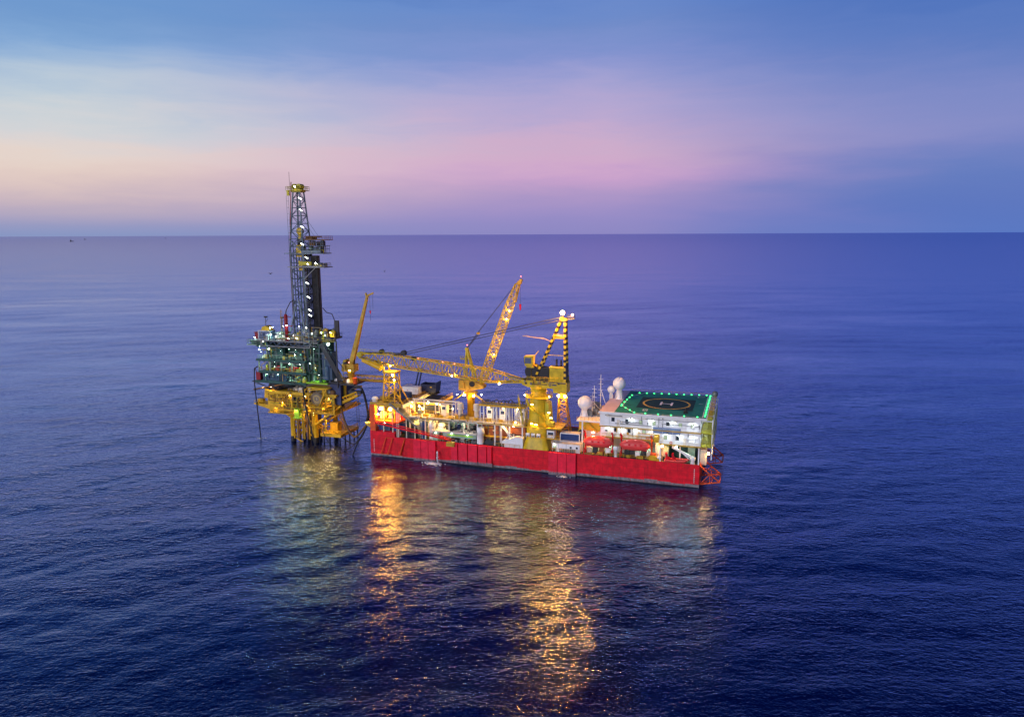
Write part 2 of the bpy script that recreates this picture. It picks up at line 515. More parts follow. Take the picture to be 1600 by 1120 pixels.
def greeble(t, mats, u0, u1, z0, z1, w, n, names=('conduit', 'junction_box', 'cable_tray')):
    """fittings bolted on a wall that faces the water"""
    for i in range(n):
        u, z = RNG.uniform(u0, u1), RNG.uniform(z0, z1)
        mt = mats[RNG.randrange(len(mats))]
        k = i % 3
        if k == 0:
            h = RNG.uniform(.3, .9) * (z1 - z0)
            zz = min(z, z1 - h) if z1 - h > z0 else z0
            t.part(names[0], mt, MB().tube((u, w - .14, zz), (u, w - .14, zz + h), RNG.uniform(.06, .15), n=6))
        elif k == 1:
            a, b = RNG.uniform(.25, .8), RNG.uniform(.25, .8)
            t.part(names[1], mt, MB().box(u, min(u + a, u1), w - RNG.uniform(.15, .4), w, z, min(z + b, z1)))
        else:
            l = RNG.uniform(.15, .5) * (u1 - u0)
            ua = min(u, u1 - l)
            t.part(names[2], mt, MB().box(ua, ua + l, w - .2, w - .02, z, z + RNG.uniform(.1, .22)))
def sag(a, b, drop, n=14):
    a, b = Vector(a), Vector(b)
    return [a.lerp(b, i / n) - Vector((0, 0, drop * 4 * (i / n) * (1 - i / n))) for i in range(n + 1)]
# ------------------------------------------------------------------ the sea: one sheet to the horizon, waves as real relief
def axis_steps(lo_fine, hi_fine, step, lo, hi, growth):
    a = list(np.arange(lo_fine, hi_fine, step))
    x, d = a[-1], step
    while x < hi:
        d = d * (1 + growth); x += d; a.append(x)
    x, d, b = a[0], step, []
    while x > lo:
        d = d * (1 + growth); x -= d; b.append(x)
    return np.array(b[::-1] + a)
def build_sea():
    xs = axis_steps(-150, 150, 1.15, -70000, 70000, 0.024)
    ys = axis_steps(75, 330, 1.15, -2500, 90000, 0.022)
    X, Y = np.meshgrid(xs, ys)
    cx, cy = np.gradient(xs), np.gradient(ys)
    cell = np.maximum(cx[None, :], cy[:, None])
    rs = np.random.RandomState(11)
    Z = np.zeros_like(X)
    dX = np.zeros_like(X); dY = np.zeros_like(X)
    main = math.radians(-78)                     # the way the low swell runs
    for i in range(90):
        lam = 4.2 * (60 / 4.2) ** (rs.rand() ** 1.35)
        k = 2 * math.pi / lam
        spread = 0.22 if lam > 26 else 0.62
        th = main + rs.randn() * spread
        slope = 0.0045 if lam > 26 else (0.0045 if lam > 12 else 0.0088)
        amp = slope / k * (0.5 + rs.rand())
        w = np.clip((lam / cell - 2.6) / 2.5, 0, 1)
        ph = k * (math.cos(th) * X + math.sin(th) * Y) + rs.rand() * 6.283
        Z += amp * w * np.sin(ph)
        dX -= 0.7 * amp * w * math.cos(th) * np.cos(ph); dY -= 0.7 * amp * w * math.sin(th) * np.cos(ph)
    ny, nx = X.shape
    co = np.stack([X + dX, Y + dY, Z], -1).reshape(-1, 3).astype(np.float32)
    idx = np.arange(ny * nx).reshape(ny, nx)
    q = np.stack([idx[:-1, :-1], idx[:-1, 1:], idx[1:, 1:], idx[1:, :-1]], -1).reshape(-1, 4)
    me = bpy.data.meshes.new('sea')
    me.vertices.add(len(co)); me.vertices.foreach_set('co', co.ravel())
    me.loops.add(q.size); me.loops.foreach_set('vertex_index', q.ravel().astype(np.int32))
    me.polygons.add(len(q)); me.polygons.foreach_set('loop_start', np.arange(0, q.size, 4, dtype=np.int32))
    me.polygons.foreach_set('use_smooth', np.ones(len(q), dtype=bool))
    me.update(calc_edges=True)
    m, nt, out = new_mat('sea_water')
    p = N(nt, 'ShaderNodeBsdfGlossy'); p.inputs['Color'].default_value = (0.54, 0.64, 1.0, 1)
    df = N(nt, 'ShaderNodeBsdfDiffuse'); df.inputs['Color'].default_value = (0.0001, 0.004, 0.045, 1)
    fr = N(nt, 'ShaderNodeFresnel'); fr.inputs['IOR'].default_value = 1.333
    mx = N(nt, 'ShaderNodeMixShader')
    nt.links.new(math_node(nt, 'MINIMUM', math_node(nt, 'MULTIPLY', fr.outputs[0], 2.2), 0.80), mx.inputs[0]); nt.links.new(df.outputs[0], mx.inputs[1]); nt.links.new(p.outputs[0], mx.inputs[2])
    nt.links.new(mx.outputs[0], out.inputs[0])
    g = N(nt, 'ShaderNodeNewGeometry')
    ln = N(nt, 'ShaderNodeVectorMath', operation='LENGTH'); nt.links.new(g.outputs['Position'], ln.inputs[0])
    rg = N(nt, 'ShaderNodeMapRange', interpolation_type='SMOOTHSTEP')
    rg.inputs[1].default_value, rg.inputs[2].default_value, rg.inputs[3].default_value, rg.inputs[4].default_value = 200, 3000, 0.045, 0.10
    nt.links.new(ln.outputs['Value'], rg.inputs[0]); nt.links.new(rg.outputs[0], p.inputs['Roughness'])
    h = None
    for sc, amp, rot, st, det in ((0.33, 0.25, 8, (0.55, 1.35), 2), (1.0, 0.21, -14, (0.72, 1.2), 2), (2.7, 0.085, 24, (0.85, 1.1), 2)):
        mp = N(nt, 'ShaderNodeMapping'); mp.inputs['Rotation'].default_value = (0, 0, R_(rot)); mp.inputs['Scale'].default_value = (*st, 1)
        nt.links.new(g.outputs['Position'], mp.inputs[0])
        n = N(nt, 'ShaderNodeTexNoise'); n.inputs['Scale'].default_value = sc; n.inputs['Detail'].default_value = det
        n.inputs['Roughness'].default_value = 0.55; n.inputs['Distortion'].default_value = 0.3
        nt.links.new(mp.outputs[0], n.inputs[0])
        v = math_node(nt, 'MULTIPLY', n.outputs[0], amp)
        h = v if h is None else math_node(nt, 'ADD', h, v)
    # cat's paws: wide patches where the wind roughens the surface more or less
    mp = N(nt, 'ShaderNodeMapping'); mp.inputs['Scale'].default_value = (0.35, 1.0, 1); mp.inputs['Rotation'].default_value = (0, 0, R_(12))
    nt.links.new(g.outputs['Position'], mp.inputs[0])
    n = N(nt, 'ShaderNodeTexNoise'); n.inputs['Scale'].default_value = 0.014; n.inputs['Detail'].default_value = 9; n.inputs['Roughness'].default_value = 0.68
    nt.links.new(mp.outputs[0], n.inputs[0])
    st = N(nt, 'ShaderNodeMapRange'); st.inputs[1].default_value, st.inputs[2].default_value, st.inputs[3].default_value, st.inputs[4].default_value = 0.34, 0.66, 0.35, 1.25
    nt.links.new(n.outputs[0], st.inputs[0])
    fd = N(nt, 'ShaderNodeMapRange', interpolation_type='SMOOTHSTEP')      # waves too far off to resolve: less relief, as their mean slope is seen
    fd.inputs[1].default_value, fd.inputs[2].default_value, fd.inputs[3].default_value, fd.inputs[4].default_value = 260, 1500, 1.0, 0.6
    nt.links.new(ln.outputs['Value'], fd.inputs[0])
    stv = math_node(nt, 'MULTIPLY', st.outputs[0], fd.outputs[0])
    b = N(nt, 'ShaderNodeBump'); b.inputs['Distance'].default_value = 1.0
    nt.links.new(stv, b.inputs['Strength']); nt.links.new(h, b.inputs['Height']); [nt.links.new(b.outputs[0], q_.inputs['Normal']) for q_ in (p, df, fr)]
    me.materials.append(m)
    ob = bpy.data.objects.new('sea', me)
    COL.objects.link(ob)
    ob['kind'] = 'structure'
build_sea()
# ================================================================== the tender barge
DECK = 7.0
L, B = 105.4, 30.0
barge = Thing('tender_barge', 'long red flat-topped tender barge moored beside the drilling platform', 'barge', (0, 0, 0))
def hull_outline(z):
    k = max(0.0, (1.5 - z)) * 0.35                 # raked ends low down
    return [(k, 0.0), (L - k, 0.0), (L - k, B), (k, B)]
m = MB()
prof = [(-3.0, 1.2), (0.0, 0.25), (1.4, 0.0), (DECK - 0.02, 0.0)]
vs = []
for z, k in prof:
    vs += [(k, 0, z), (L - k * .6, 0, z), (L - k * .6, B, z), (k, B, z)]
fs = [(i + 4 * r, (i + 1) % 4 + 4 * r, (i + 1) % 4 + 4 * r + 4, i + 4 * r + 4) for r in range(3) for i in range(4)] + [(3, 2, 1, 0)]
m.add(vs, fs)
barge.part('hull', 'red', m)
m = MB()                                           # weathered white-grey strake along the waterline
for i in range(27):
    u0, u1 = i * L / 27, (i + 1) * L / 27 - 0.03
    zt = 0.85 + 0.3 * math.sin(i * 1.7) * math.sin(i * .6) + (0.25 if i > 18 else 0)
    m.box(u0 + .05, u1, -0.035, 0.5, -0.6, zt)
m.box(L - .3, L + 0.03, 0.2, B - .2, -0.6, 1.2)
barge.part('waterline_strake', 'fouling', m)
barge.part('wet_band', 'black', MB().box(.3, L - .2, -.05, .4, -.6, .28).box(L - .3, L + .05, .3, B - .3, -.6, .3))
barge.part('deck', 'deck_plate', MB().box(0.15, 93.0, 0.15, B - .15, DECK - .6, DECK - .25).box(93.0, L - .15, 0.15, B - .15, 5.2, 5.75))
m = MB()                                           # rubbing strakes and weld seams down the side
for u in [6, 12.5, 26, 49, 54.5, 72, 76.5, 83, 87.5, 95, 100]:
    m.box(u - .04, u + .04, -.03, .01, 1.3, 6.9)
m.box(0.2, 93, -.06, .01, 6.82, 7.02)
m.box(93.2, 105.3, -.06, .01, 5.72, 5.86)
barge.part('weld_seam', 'red', m)
# fender panels proud of the side
for us in ((15.8, 18.5, 21.1, 23.6), (28.9, 31.4, 34.7, 38.1, 41.2, 42.9), (60.9, 63.8, 66.6, 69.5)):
    for k, (a, b) in enumerate(zip(us[:-1], us[1:])):
        wide = us[0] < 20 or us[0] > 60
        d = 0.75 if wide else (0.55 if k != 4 else 0.8)
        zb = 0.7 if wide else 1.2
        pm = MB().box(a + .07, b - (.07 if wide else .35), -d, .02, zb, 6.85)
        ob = barge.part('fender_panel', 'red_panel', pm)
        sl = MB()
        n = 5
        for i in range(n):
            uu = a + (b - a) * (i + .5) / n
            sl.box(uu - .13, uu + .13, -d - .03, -d + .1, zb - .75, zb + .35)
        sl.box(a + .07, b - .07, -d + .06, .02, zb - .8, zb - .002)
        barge.part('fender_foot', 'fouling', sl, parent=ob)
# draught marks
m = MB()
for u in (1.2, 103.9):
    for i in range(8):
        m.box(u, u + .22, -.045, .0, 1.55 + i * .55, 1.72 + i * .55)
        m.box(u, u + .08, -.044, .0, 1.55 + i * .55, 1.95 + i * .55)
barge.part('draught_mark', 'mark_white', m)
# edge rails, bollards, fairleads
m = MB()
for a, b in ((24.2, 28.5), (43.2, 51.5), (61.5, 71), (78, 93)):
    m.rail([(a, .25, DECK), (b, .25, DECK)], 1.0, 1.8, .045)
m.rail([(93.6, .2, 5.8), (105.2, .2, 5.8), (105.2, 29, 5.8)], 1.0, 1.8, .045)
m.rail([(0.3, 29.8, DECK), (92, 29.8, DECK)], 1.0, 2.2, .045)
barge.part('deck_rail', 'yellow', m)
for u in (25.8, 45.5, 61.8, 79.5, 92.2):
    bm = MB()
    for du in (-.5, .5):
        bm.lathe((u + du, .75, DECK - .27), [(.26, 0), (.26, .9), (.34, .95), (.34, 1.1)], 10)
    bm.box(u - .9, u + .9, .4, 1.1, DECK - .3, DECK - .18)
    barge.part('bollard', 'black', bm)
# a stowed red boom slung along the side
m = MB().beam((2.2, -.55, 11.4), (29.0, -.55, 7.75), .34, .42)
for i in range(9):
    t = (i + .5) / 9
    p = Vector((2.2, -.55, 11.4)).lerp(Vector((29, -.55, 7.75)), t)
    m.beam(p, p + Vector((2.7, 0, .65 - .36)), .1)
m.beam((3.0, -.55, 12.2), (29.2, -.55, 8.35), .2)
barge.part('stowed_boom', 'red', m, label='red spar slung along the side near the corner')
m = MB()
for u in (3, 29):
    m.beam((u, -.6, 7 if u > 9 else 11), (u, .5, 6.6 if u > 9 else 10.6), .3)
m.box(27.6, 30.2, -1.2, .1, 5.9, 7.2)
m.box(27.9, 29.9, -1.35, -1.2, 6.1, 6.9)
barge.part('boom_bracket', 'ochre', m)

# anchor racks: triangular pipe frames at both ends
def anchor_rack(name, label, segs, mat, at):
    mm = MB()
    for a, b, r in segs:
        mm.tube(a, b, r, n=7)
    solo(name, label, 'anchor rack', mat, mm, at, 'pipe anchor racks at the barge ends')
def end_rack(w0, w1):
    top = [(105.5, w0, 6.2), (105.5, w1, 6.2)]; tip = [(111.0, w0 + .4, 1.9), (111.0, w1 - .4, 1.9)]; low = [(105.5, w0, .9), (105.5, w1, .9)]
    s = []
    for i in range(2):
        s += [(top[i], tip[i], .2), (low[i], tip[i], .2), (top[i], low[i], .14),
              (Vector(top[i]).lerp(Vector(tip[i]), .5), Vector(low[i]).lerp(Vector(tip[i]), .5), .12),
              (Vector(top[i]).lerp(Vector(tip[i]), .5), low[i], .12)]
    s += [(tip[0], tip[1], .22), (low[0], low[1], .16), (top[0], top[1], .16), (low[0], tip[1], .12), (top[0], tip[1], .12),
          (Vector(low[0]).lerp(Vector(tip[0]), .6), Vector(low[1]).lerp(Vector(tip[1]), .6), .14)]
    return s
anchor_rack('anchor_rack', 'orange triangular pipe anchor rack at the near corner below the helideck', end_rack(1.2, 9.5), 'orange', (105.5, 1.2, 0.9))
anchor_rack('anchor_rack', 'orange triangular pipe anchor rack at the far corner below the helideck', end_rack(20.5, 29), 'orange', (105.5, 20.5, 0.9))
s = []
for u in (4.2, 6.6, 10.9):
    s += [((u + 1.7, -.25, 6.6), (u, -1.0, 1.3), .13), ((u + .2, -.2, 1.4), (u, -1.0, 1.3), .12)]
s += [((4.2, -1.0, 1.3), (7.4, -1.0, 1.3), .14), ((10.9, -1.0, 1.3), (11.6, -.9, 1.35), .14), ((5.9, -.25, 6.6), (8.3, -.25, 6.6), .1), ((12.6, -.25, 6.6), (11.1, -.2, 1.4), .13)]
anchor_rack('anchor_rack', 'orange pipe anchor rack on the red side below the stern house', s, 'orange', (4.2, -1.0, 1.3))

# ------------------------------------------------------------------ stern house, under the pipe deck
stern = Thing('stern_house', 'open two-level stern house with orange column and bright yellow floodlights', 'deckhouse', (0, 0, DECK))
stern.part('corner_column', 'orange', MB().box(.05, 2.0, .05, 1.6, DECK - .2, 17.2).box(-.1, 2.2, -.08, 1.7, 12.0, 12.5))
stern.part('deck_level', 'orange', MB().box(0, 10.4, -.12, 27.8, 11.6, 12.05))
stern.part('deck_plinth', 'red', MB().box(0.02, 9, -.03, 8, DECK - .5, 8.5))
stern.part('back_wall', 'cream', MB().box(0.4, 10.6, 7.2, 7.4, 12.05, 16.9))
stern.part('lower_wall', 'teal', MB().box(0.4, 12.5, 5.2, 5.4, DECK - .2, 11.6))
m = MB()
for u in (4.9, 8.2, 10.3):
    m.box(u - .14, u + .14, .1, .4, DECK - .2, 16.9)
for w in (9, 15, 21, 27.5):
    m.box(10.1, 10.5, w - .2, w + .2, DECK - .2, 16.9); m.box(.1, .5, w - .2, w + .2, DECK - .2, 16.9)
stern.part('post', 'cream', m)
for i, (u, w, d, mt) in enumerate([(3.2, 2.6, (1.6, 1.8, 1.9), 'container_blue'), (5.6, 2.4, (1.8, 1.6, 2.3), 'module_blue'), (7.9, 2.8, (1.5, 2, 1.7), 'container_blue'), (10.6, 2.6, (2.2, 1.8, 2.9), 'navy')]):
    stern.part('winch_motor', mt, MB().cbox((u, w, 8.5 + d[2] / 2), d).lathe((u - d[0] / 2 - .1, w, 8.5 + d[2] * .6), [(.75, 0), (.75, .25), (.35, .3), (.35, d[0] * .8), (.75, d[0] * .85), (.75, d[0] + .2)], 12, 'u'))
for u, mt in ((3.2, 'white'), (6.3, 'pale_green'), (8.9, 'red')):
    stern.part('equipment_locker', mt, MB().box(u - .8, u + .8, 2.6, 4.4, 12.06, 14.2).box(u - .7, u + .7, 2.5, 2.6, 12.3, 13.9))
m = MB()
for k in range(6):
    m.path([(1.5 + k * .35, 6.8, 12.1), (1.5 + k * .35, 6.8, 14 + k * .3), (9.5, 6.8, 14 + k * .3), (9.5, 6.8, 12.1)], .09)
stern.part('pipework', 'yellow_green', m)
stern.part('guard_rail', 'yellow', MB().rail([(2.1, 0, 12.06), (10.3, 0, 12.06)], 1.0, 1.5))
for u, w in ((3.7, 1.0), (7.0, 1.0)):
    stern.lamp((u, w, 15.9), 'lamp_stern', .5, face=(0, -1, -.1))
stern.lamp((2.6, .9, 13.9), 'lamp_stern', .24, face=(0, -1, 0))
stern.lamp((9.4, 2.2, 10.9), 'lamp_cool', .2, face=(0, -.2, -1))
stern.lamp((4.4, 2.2, 10.9), 'lamp_cool', .18, face=(0, -.2, -1))
# small sponson with a lamp on the end of the hull
sp = Thing('fairlead_platform', 'small orange fairlead platform with white lamp on the barge corner', 'fairlead', (-1.4, 0.4, 9.4))
sp.part('platform', 'ochre', MB().prism([(0.2, 9.2), (-1.9, 10.4), (-2.0, 11.0), (0.2, 11.0)], .3, 3.0))
sp.part('roller', 'dark_steel', MB().lathe((-1.7, .5, 10.4), [(.32, 0), (.25, .3), (.25, 1.9), (.32, 2.2)], 12, 'w'))
sp.lamp((-1.3, .4, 11.5), 'lamp_white', .28, 'lamp', (0, 0, 1))

# ------------------------------------------------------------------ raised pipe deck above it
PD = 17.3
pdk = Thing('pipe_deck', 'raised pipe deck with cream edge beam, carrying the white container', 'deck', (0, 0.5, 16.9))
pdk.part('plating', 'deck_plate', MB().box(0, 11.2, .8, 28, PD - .35, PD))
m = MB().box(11.2, 11.75, 1.2, 28.2, PD - .75, PD + .25).box(0, 11.2, 27.9, 28.2, PD - .75, PD + .2).box(-.25, 0, .8, 28.2, PD - .75, PD + .2)
pdk.part('edge_beam', 'cream', m)
pdk.part('fascia', 'ochre', MB().box(-.1, 11.2, .55, .8, PD - .6, PD + .7))
pdk.part('guard_rail', 'ochre', MB().rail([(11.0, 1.4, PD), (11.0, 28, PD), (0, 28, PD), (0, 1.0, PD), (6.5, 1.0, PD)], 1.15, 1.5, .06))
m = MB()
for w in (3.5, 9.5, 15.5, 21.5, 27.3):
    m.box(11.0, 11.5, w - .25, w + .25, 13.8, PD - .76)
    m.beam((11.3, w, 14), (8.2, w, PD - .5), .22)
pdk.part('column', 'cream', m)
pdk.part('side_wall', 'cream', MB().box(10.6, 10.75, 11.0, 14.0, 12.1, PD - .4).box(10.6, 10.75, 20.0, 26.0, 12.1, PD - .4))
m = MB()
for i in range(16):
    u, w = .8 + RNG.random() * 6, 1.4 + RNG.random() * 8
    d = (.5 + RNG.random() * .9, .5 + RNG.random() * .9, .4 + RNG.random() * 1.0)
    m.cbox((u, w, PD + d[2] / 2), d)
pdk.part('stowed_gear', 'ochre', m)
pdk.part('reel_cover', 'white', MB().ball((1.0, 2.2, PD + 1.5), 1.1, sq=(1, 1, .7)).box(.3, 1.7, 1.6, 2.8, PD, PD + 1.2))
for w in (6.5, 16.5, 23):
    pdk.lamp((12.0, w, PD - 1.3), 'lamp_gold', .30, face=(1, -.3, -.6))
pdk.lamp((12.1, 25.5, PD - 1.2), 'lamp_white', .32, face=(1, -.3, -.6))
# catwalk sloping down from it
m = MB()
for k, w in enumerate((.4, 1.0, 1.6, 2.2)):
    m.tube((7.2, w, 18.2), (17.0, w, 11.2), .22, n=7)
m.beam((7.2, .05, 18.0), (17.0, .05, 11.0), .25, .6); m.beam((7.2, 2.6, 18.0), (17.0, 2.6, 11.0), .25, .6)
cw = Thing('pipe_catwalk', 'grey pipe slide sloping down from the raised deck beside the stern house', 'catwalk', (12, 1.2, DECK))
cw.part('slide', 'steel', m)
m = MB()
for u, z in ((9.8, 16.2), (13.2, 13.7), (16.2, 11.5)):
    for w in (.1, 2.5):
        m.beam((u, w, DECK - .2), (u, w, z), .22)
cw.part('trestle', 'cream', m)
cw.part('hand_rail', 'cream', MB().tube((7.2, 3.0, 19.0), (17.2, 3.0, 11.9), .08).tube((7.2, 3.0, 18.5), (17.2, 3.0, 11.4), .06))

greeble(stern, ['cream', 'yellow', 'steel', 'ochre', 'dark_steel'], .8, 10.2, 12.3, 16.6, 7.2, 20)
greeble(stern, ['pale_green', 'steel', 'navy', 'dark_steel'], 2.4, 12.2, 8.6, 11.4, 5.2, 14)
# ------------------------------------------------------------------ mezzanine walkway along the near side
MZ = 14.0
mez = Thing('mezzanine_deck', 'long mezzanine walkway with yellow rail above the red side', 'deck', (34, 1.5, DECK))
mez.part('plating', 'cream', MB().box(13.4, 52.6, 1.4, 6.4, MZ - .45, MZ))
mez.part('edge_channel', 'cream', MB().box(13.3, 52.7, 1.15, 1.4, MZ - .6, MZ + .12))
mez.part('guard_rail', 'yellow', MB().rail([(13.6, 1.5, MZ), (52.4, 1.5, MZ)], 1.1, 1.3, .055))
mez.part('guard_rail', 'ochre', MB().rail([(13.6, 6.2, MZ), (52.4, 6.2, MZ)], 1.1, 1.3, .055))
for i, u in enumerate((13.8, 19.2, 21.6, 27.5, 32.5, 37.2, 43.0, 47.8, 52.0)):
    mez.part('post', 'cream' if i < 5 else 'white', MB().box(u - .17, u + .17, 1.5, 1.84, DECK - .3, MZ - .46).box(u - .17, u + .17, 5.8, 6.1, DECK - .3, MZ - .46))
for u, mt in ((16.5, 'lamp_gold'), (25.0, 'lamp_gold'), (33.5, 'lamp_white'), (46.0, 'lamp_gold')):
    mez.lamp((u, 1.9, MZ - .85), mt, .24, 'lamp', (0, -.3, -1))
for u in (20, 29.5, 39.0, 49.0):
    mez.lamp((u, 5.0, MZ - .8), 'lamp_gold' if u in (20, 39.0) else 'lamp_cool', .22, 'lamp', (0, -.3, -1))
for u, mt in ((15.2, 'lamp_gold'), (27, 'lamp_gold')):
    mez.lamp((u, 5.9, MZ + 2.4), mt, .24, 'floodlight', (.4, -1, -.4))
    mez.part('lamp_post', 'cream', MB().tube((u, 6.2, MZ), (u, 6.2, MZ + 2.6), .08))
m = MB()
for k in range(9):
    u = 14 + k * 4.3
    m.box(u, u + RNG.uniform(.5, 1.6), 2.6, 4.2, MZ, MZ + RNG.uniform(.3, 1.0))
mez.part('stowed_gear', 'yellow', m)

# machinery bays below it
bay = Thing('mud_pump_bay', 'pale green lit machinery bay with shelf deck under the mezzanine walkway', 'machinery', (30, 2, DECK))
bay.part('back_wall', 'pale_green', MB().box(13.5, 37.6, 6.4, 6.6, DECK - .25, MZ - .5))
bay.part('shelf_deck', 'cream', MB().box(21.8, 37.0, .9, 6.3, 9.85, 10.1).box(21.7, 37.1, .75, .9, 9.75, 10.2))
bay.part('shelf_panel', 'pale_green', MB().box(25.4, 36.8, 1.3, 1.45, 8.2, 9.84).box(22.0, 24.2, 1.2, 1.4, DECK - .2, 9.84))
bay.part('warning_strip', 'lime', MB().box(27.0, 35.8, 1.24, 1.3, 8.75, 9.15))
bay.part('shelf_rail', 'cream', MB().rail([(30.5, 1.0, 10.1), (36.9, 1.0, 10.1)], .9, 1.4))
m = MB()
for u in (27.8, 31.4, 33.6, 35.6):
    m.beam((u, 2.0, 10.2), (u + 1.9, 2.6, 11.1), .75, .7)
    m.lathe((u + .2, 2.2, 10.1), [(.45, 0), (.45, .5), (.3, .9)], 9)
bay.part('mud_pump', 'black', m)
for u, mt in ((24.0, 'white'), (26.5, 'dark_steel'), (29.7, 'navy'), (34.9, 'dark_steel')):
    bay.part('pump_motor', mt, MB().lathe((u - .9, 3.8, 11.2), [(.2, -.3), (.2, 0), (.85, .05), (.85, 1.7), (.5, 1.8), (.3, 2.1)], 12, 'u').box(u - .8, u + .8, 3.1, 4.5, 10.1, 10.6))
for u, mt in ((18.0, 'white'), (15.0, 'container_blue')):
    bay.part('tank', mt, MB().lathe((u + 3.2, 2.6, DECK - .25), [(.95, 0), (.95, 3.9), (1.15, 3.95), (1.15, 5.2), (.9, 5.6)], 16))
m = MB()
for i in range(10):
    u = 14 + i * 2.3
    m.path([(u, 5.9, DECK), (u, 5.9, 11 + (i % 3) * .7), (u + 2.0, 5.9, 11 + (i % 3) * .7), (u + 2.0, 5.9, DECK)], .12)
bay.part('pipework', 'cream', m)
m = MB()
for i in range(16):
    u = 24 + i * .82
    m.lathe((u, .8, DECK - .2), [(.22, 0), (.22, .5), (.1, .6), (.1, .9), (.3, .95), (.3, 1.05)], 8)
bay.part('valve', 'steel', m)
m = MB()
for i, u in enumerate((12.6, 14.3)):
    m.lathe((u + .7, 1.2, 9.0), [(.7, 0), (1.15, .05), (1.15, .25), (.7, .3), (.7, 1.3), (1.15, 1.35), (1.15, 1.55), (.7, 1.6)], 16, 'w')
    m.box(u - .3, u + 1.7, 1.0, 3.0, DECK - .25, 8.0)
bay.part('hose_reel', 'dark_steel', m)
bay.part('ladder', 'cream', MB().box(17.4, 17.5, 1.2, 1.3, DECK, MZ - .6).box(18.1, 18.2, 1.2, 1.3, DECK, MZ - .6).add([], []))
for u in (23, 28.5, 34):
    bay.lamp((u, 1.1, 9.5), 'lamp_cool', .15, 'lamp', (0, -1, -1))

gap = Thing('engine_room_casing', 'rust-orange open casing with white stair beside the yellow crane pedestal', 'machinery', (44, 3, DECK))
gap.part('casing', 'rust_brown', MB().box(37.9, 46.5, 4.0, 6.3, 9.2, MZ - .5).box(37.9, 46.5, 3.2, 6.3, DECK - .25, 9.0))
gap.part('casing_ledge', 'yellow', MB().box(37.8, 46.8, 2.9, 4.2, 9.0, 9.25))
gap.part('vent_pipe', 'white', MB().lathe((38.2, 1.9, DECK - .2), [(.9, 0), (.9, 3.2), (1.15, 3.3), (1.15, 5.0), (1.0, 5.4)], 14))
gap.part('stairway', 'white', MB().stairs((50.5, 2.2, DECK - .2), (44.8, 2.2, MZ - .3), 1.0).beam((44.8, 1.6, DECK), (44.8, 1.6, MZ - .5), .2).beam((44.8, 2.8, DECK), (44.8, 2.8, MZ - .5), .2).beam((45.0, 1.6, DECK), (47.6, 1.6, 10.6), .16))
gap.part('locker', 'white', MB().prism([(45.6, DECK - .3), (52.4, DECK - .3), (52.4, 10.2), (50.0, 10.2), (45.6, 8.6)], .7, 2.8))
gap.part('machinery', 'dark_steel', MB().box(39.5, 44.2, 1.6, 3.0, DECK - .2, 8.1).box(40.2, 41.6, 1.4, 3.0, 8.1, 8.7))
gap.part('fan_housing', 'rust_brown', MB().box(47.2, 52.5, 3.4, 6.0, 10.4, 13.2))
gap.lamp((48.8, 2.7, 13.0), 'lamp_warm', .2, 'lamp', (0, -1, -.4))
gap.lamp((42.0, 2.6, 13.2), 'lamp_gold', .2, 'lamp', (0, -1, -.4))
greeble(gap, ['cream', 'ochre', 'steel', 'dark_steel'], 38, 46.4, 9.4, 13.2, 4.0, 18)

# silos, frames and cabins standing on the walkway
def silo(u, label):
    t = Thing('storage_silo', label, 'silo', (u, 4.2, MZ), 'cream silos on the mezzanine walkway')
    t.part('tank', 'cream', MB().lathe((u, 4.2, MZ), [(.75, 0), (.75, 2.9), (1.0, 3.2), (1.0, 4.6), (.85, 4.9), (.3, 5.05)], 16))
    t.part('band', 'white', MB().lathe((u, 4.2, MZ + 3.0), [(1.03, 0), (1.03, .18)], 16))
    return t
silo(30.5, 'cream silo between the portal frame and the slim crane pedestal')
silo(36.0, 'cream silo between the slim crane pedestal and the pipe rack')
def cabin(u, label, mat='white'):
    t = Thing('control_cabin', label, 'cabin', (u, 4.4, MZ), 'narrow control cabins on the mezzanine walkway')
    t.part('body', mat, MB().prism([(u - .75, MZ), (u + .75, MZ), (u + .95, MZ + 2.2), (u + .95, MZ + 3.9), (u - .95, MZ + 3.9), (u - .95, MZ + 2.2)], 3.4, 5.4))
    t.part('roof', mat, MB().box(u - 1.05, u + 1.05, 3.25, 5.5, MZ + 3.92, MZ + 4.1))
    t.part('window', 'window_glass', MB().box(u - .62, u + .62, 3.34, 3.41, MZ + 2.5, MZ + 3.5))
    return t
cabin(25.0, 'cream operator cabin with dark window beside the raised pipe deck', 'cream')
cabin(40.6, 'white cabin under the pipe rack, farthest from the big yellow pedestal')
cabin(45.0, 'white cabin under the pipe rack, between the two other white cabins')
cabin(51.4, 'white cabin under the pipe rack, against the big yellow pedestal')
rk = Thing('pipe_rack', 'white portal frame pipe rack carrying coiled hoses beside the main crane', 'pipe rack', (45, 4, MZ))
for u in (37.9, 39.0, 42.3, 43.2, 46.6, 47.4, 49.4, 50.0, 52.2):
    rk.part('post', 'white', MB().box(u - .12, u + .12, 2.3, 2.54, MZ, 19.0).box(u - .12, u + .12, 5.6, 5.84, MZ, 19.0))
rk.part('brace', 'white', MB().beam((38, 2.4, 16.6), (39, 2.4, 16.6), .14).beam((42.3, 2.4, 15.4), (43.2, 2.4, 18.8), .12).beam((46.6, 2.4, 18.8), (47.4, 2.4, 15.4), .12).beam((49.4, 2.4, 16.2), (50, 2.4, 18.4), .12))
rk.part('top_frame', 'yellow', MB().box(37.6, 52.6, 2.1, 2.5, 19.0, 19.5).box(37.6, 52.6, 5.6, 6.0, 19.0, 19.5).box(37.6, 52.6, 2.5, 5.6, 19.1, 19.25))
rk.part('guard_rail', 'ochre', MB().rail([(37.6, 2.2, 19.5), (52.6, 2.2, 19.5)], .9, 1.2, .05))
m = MB()
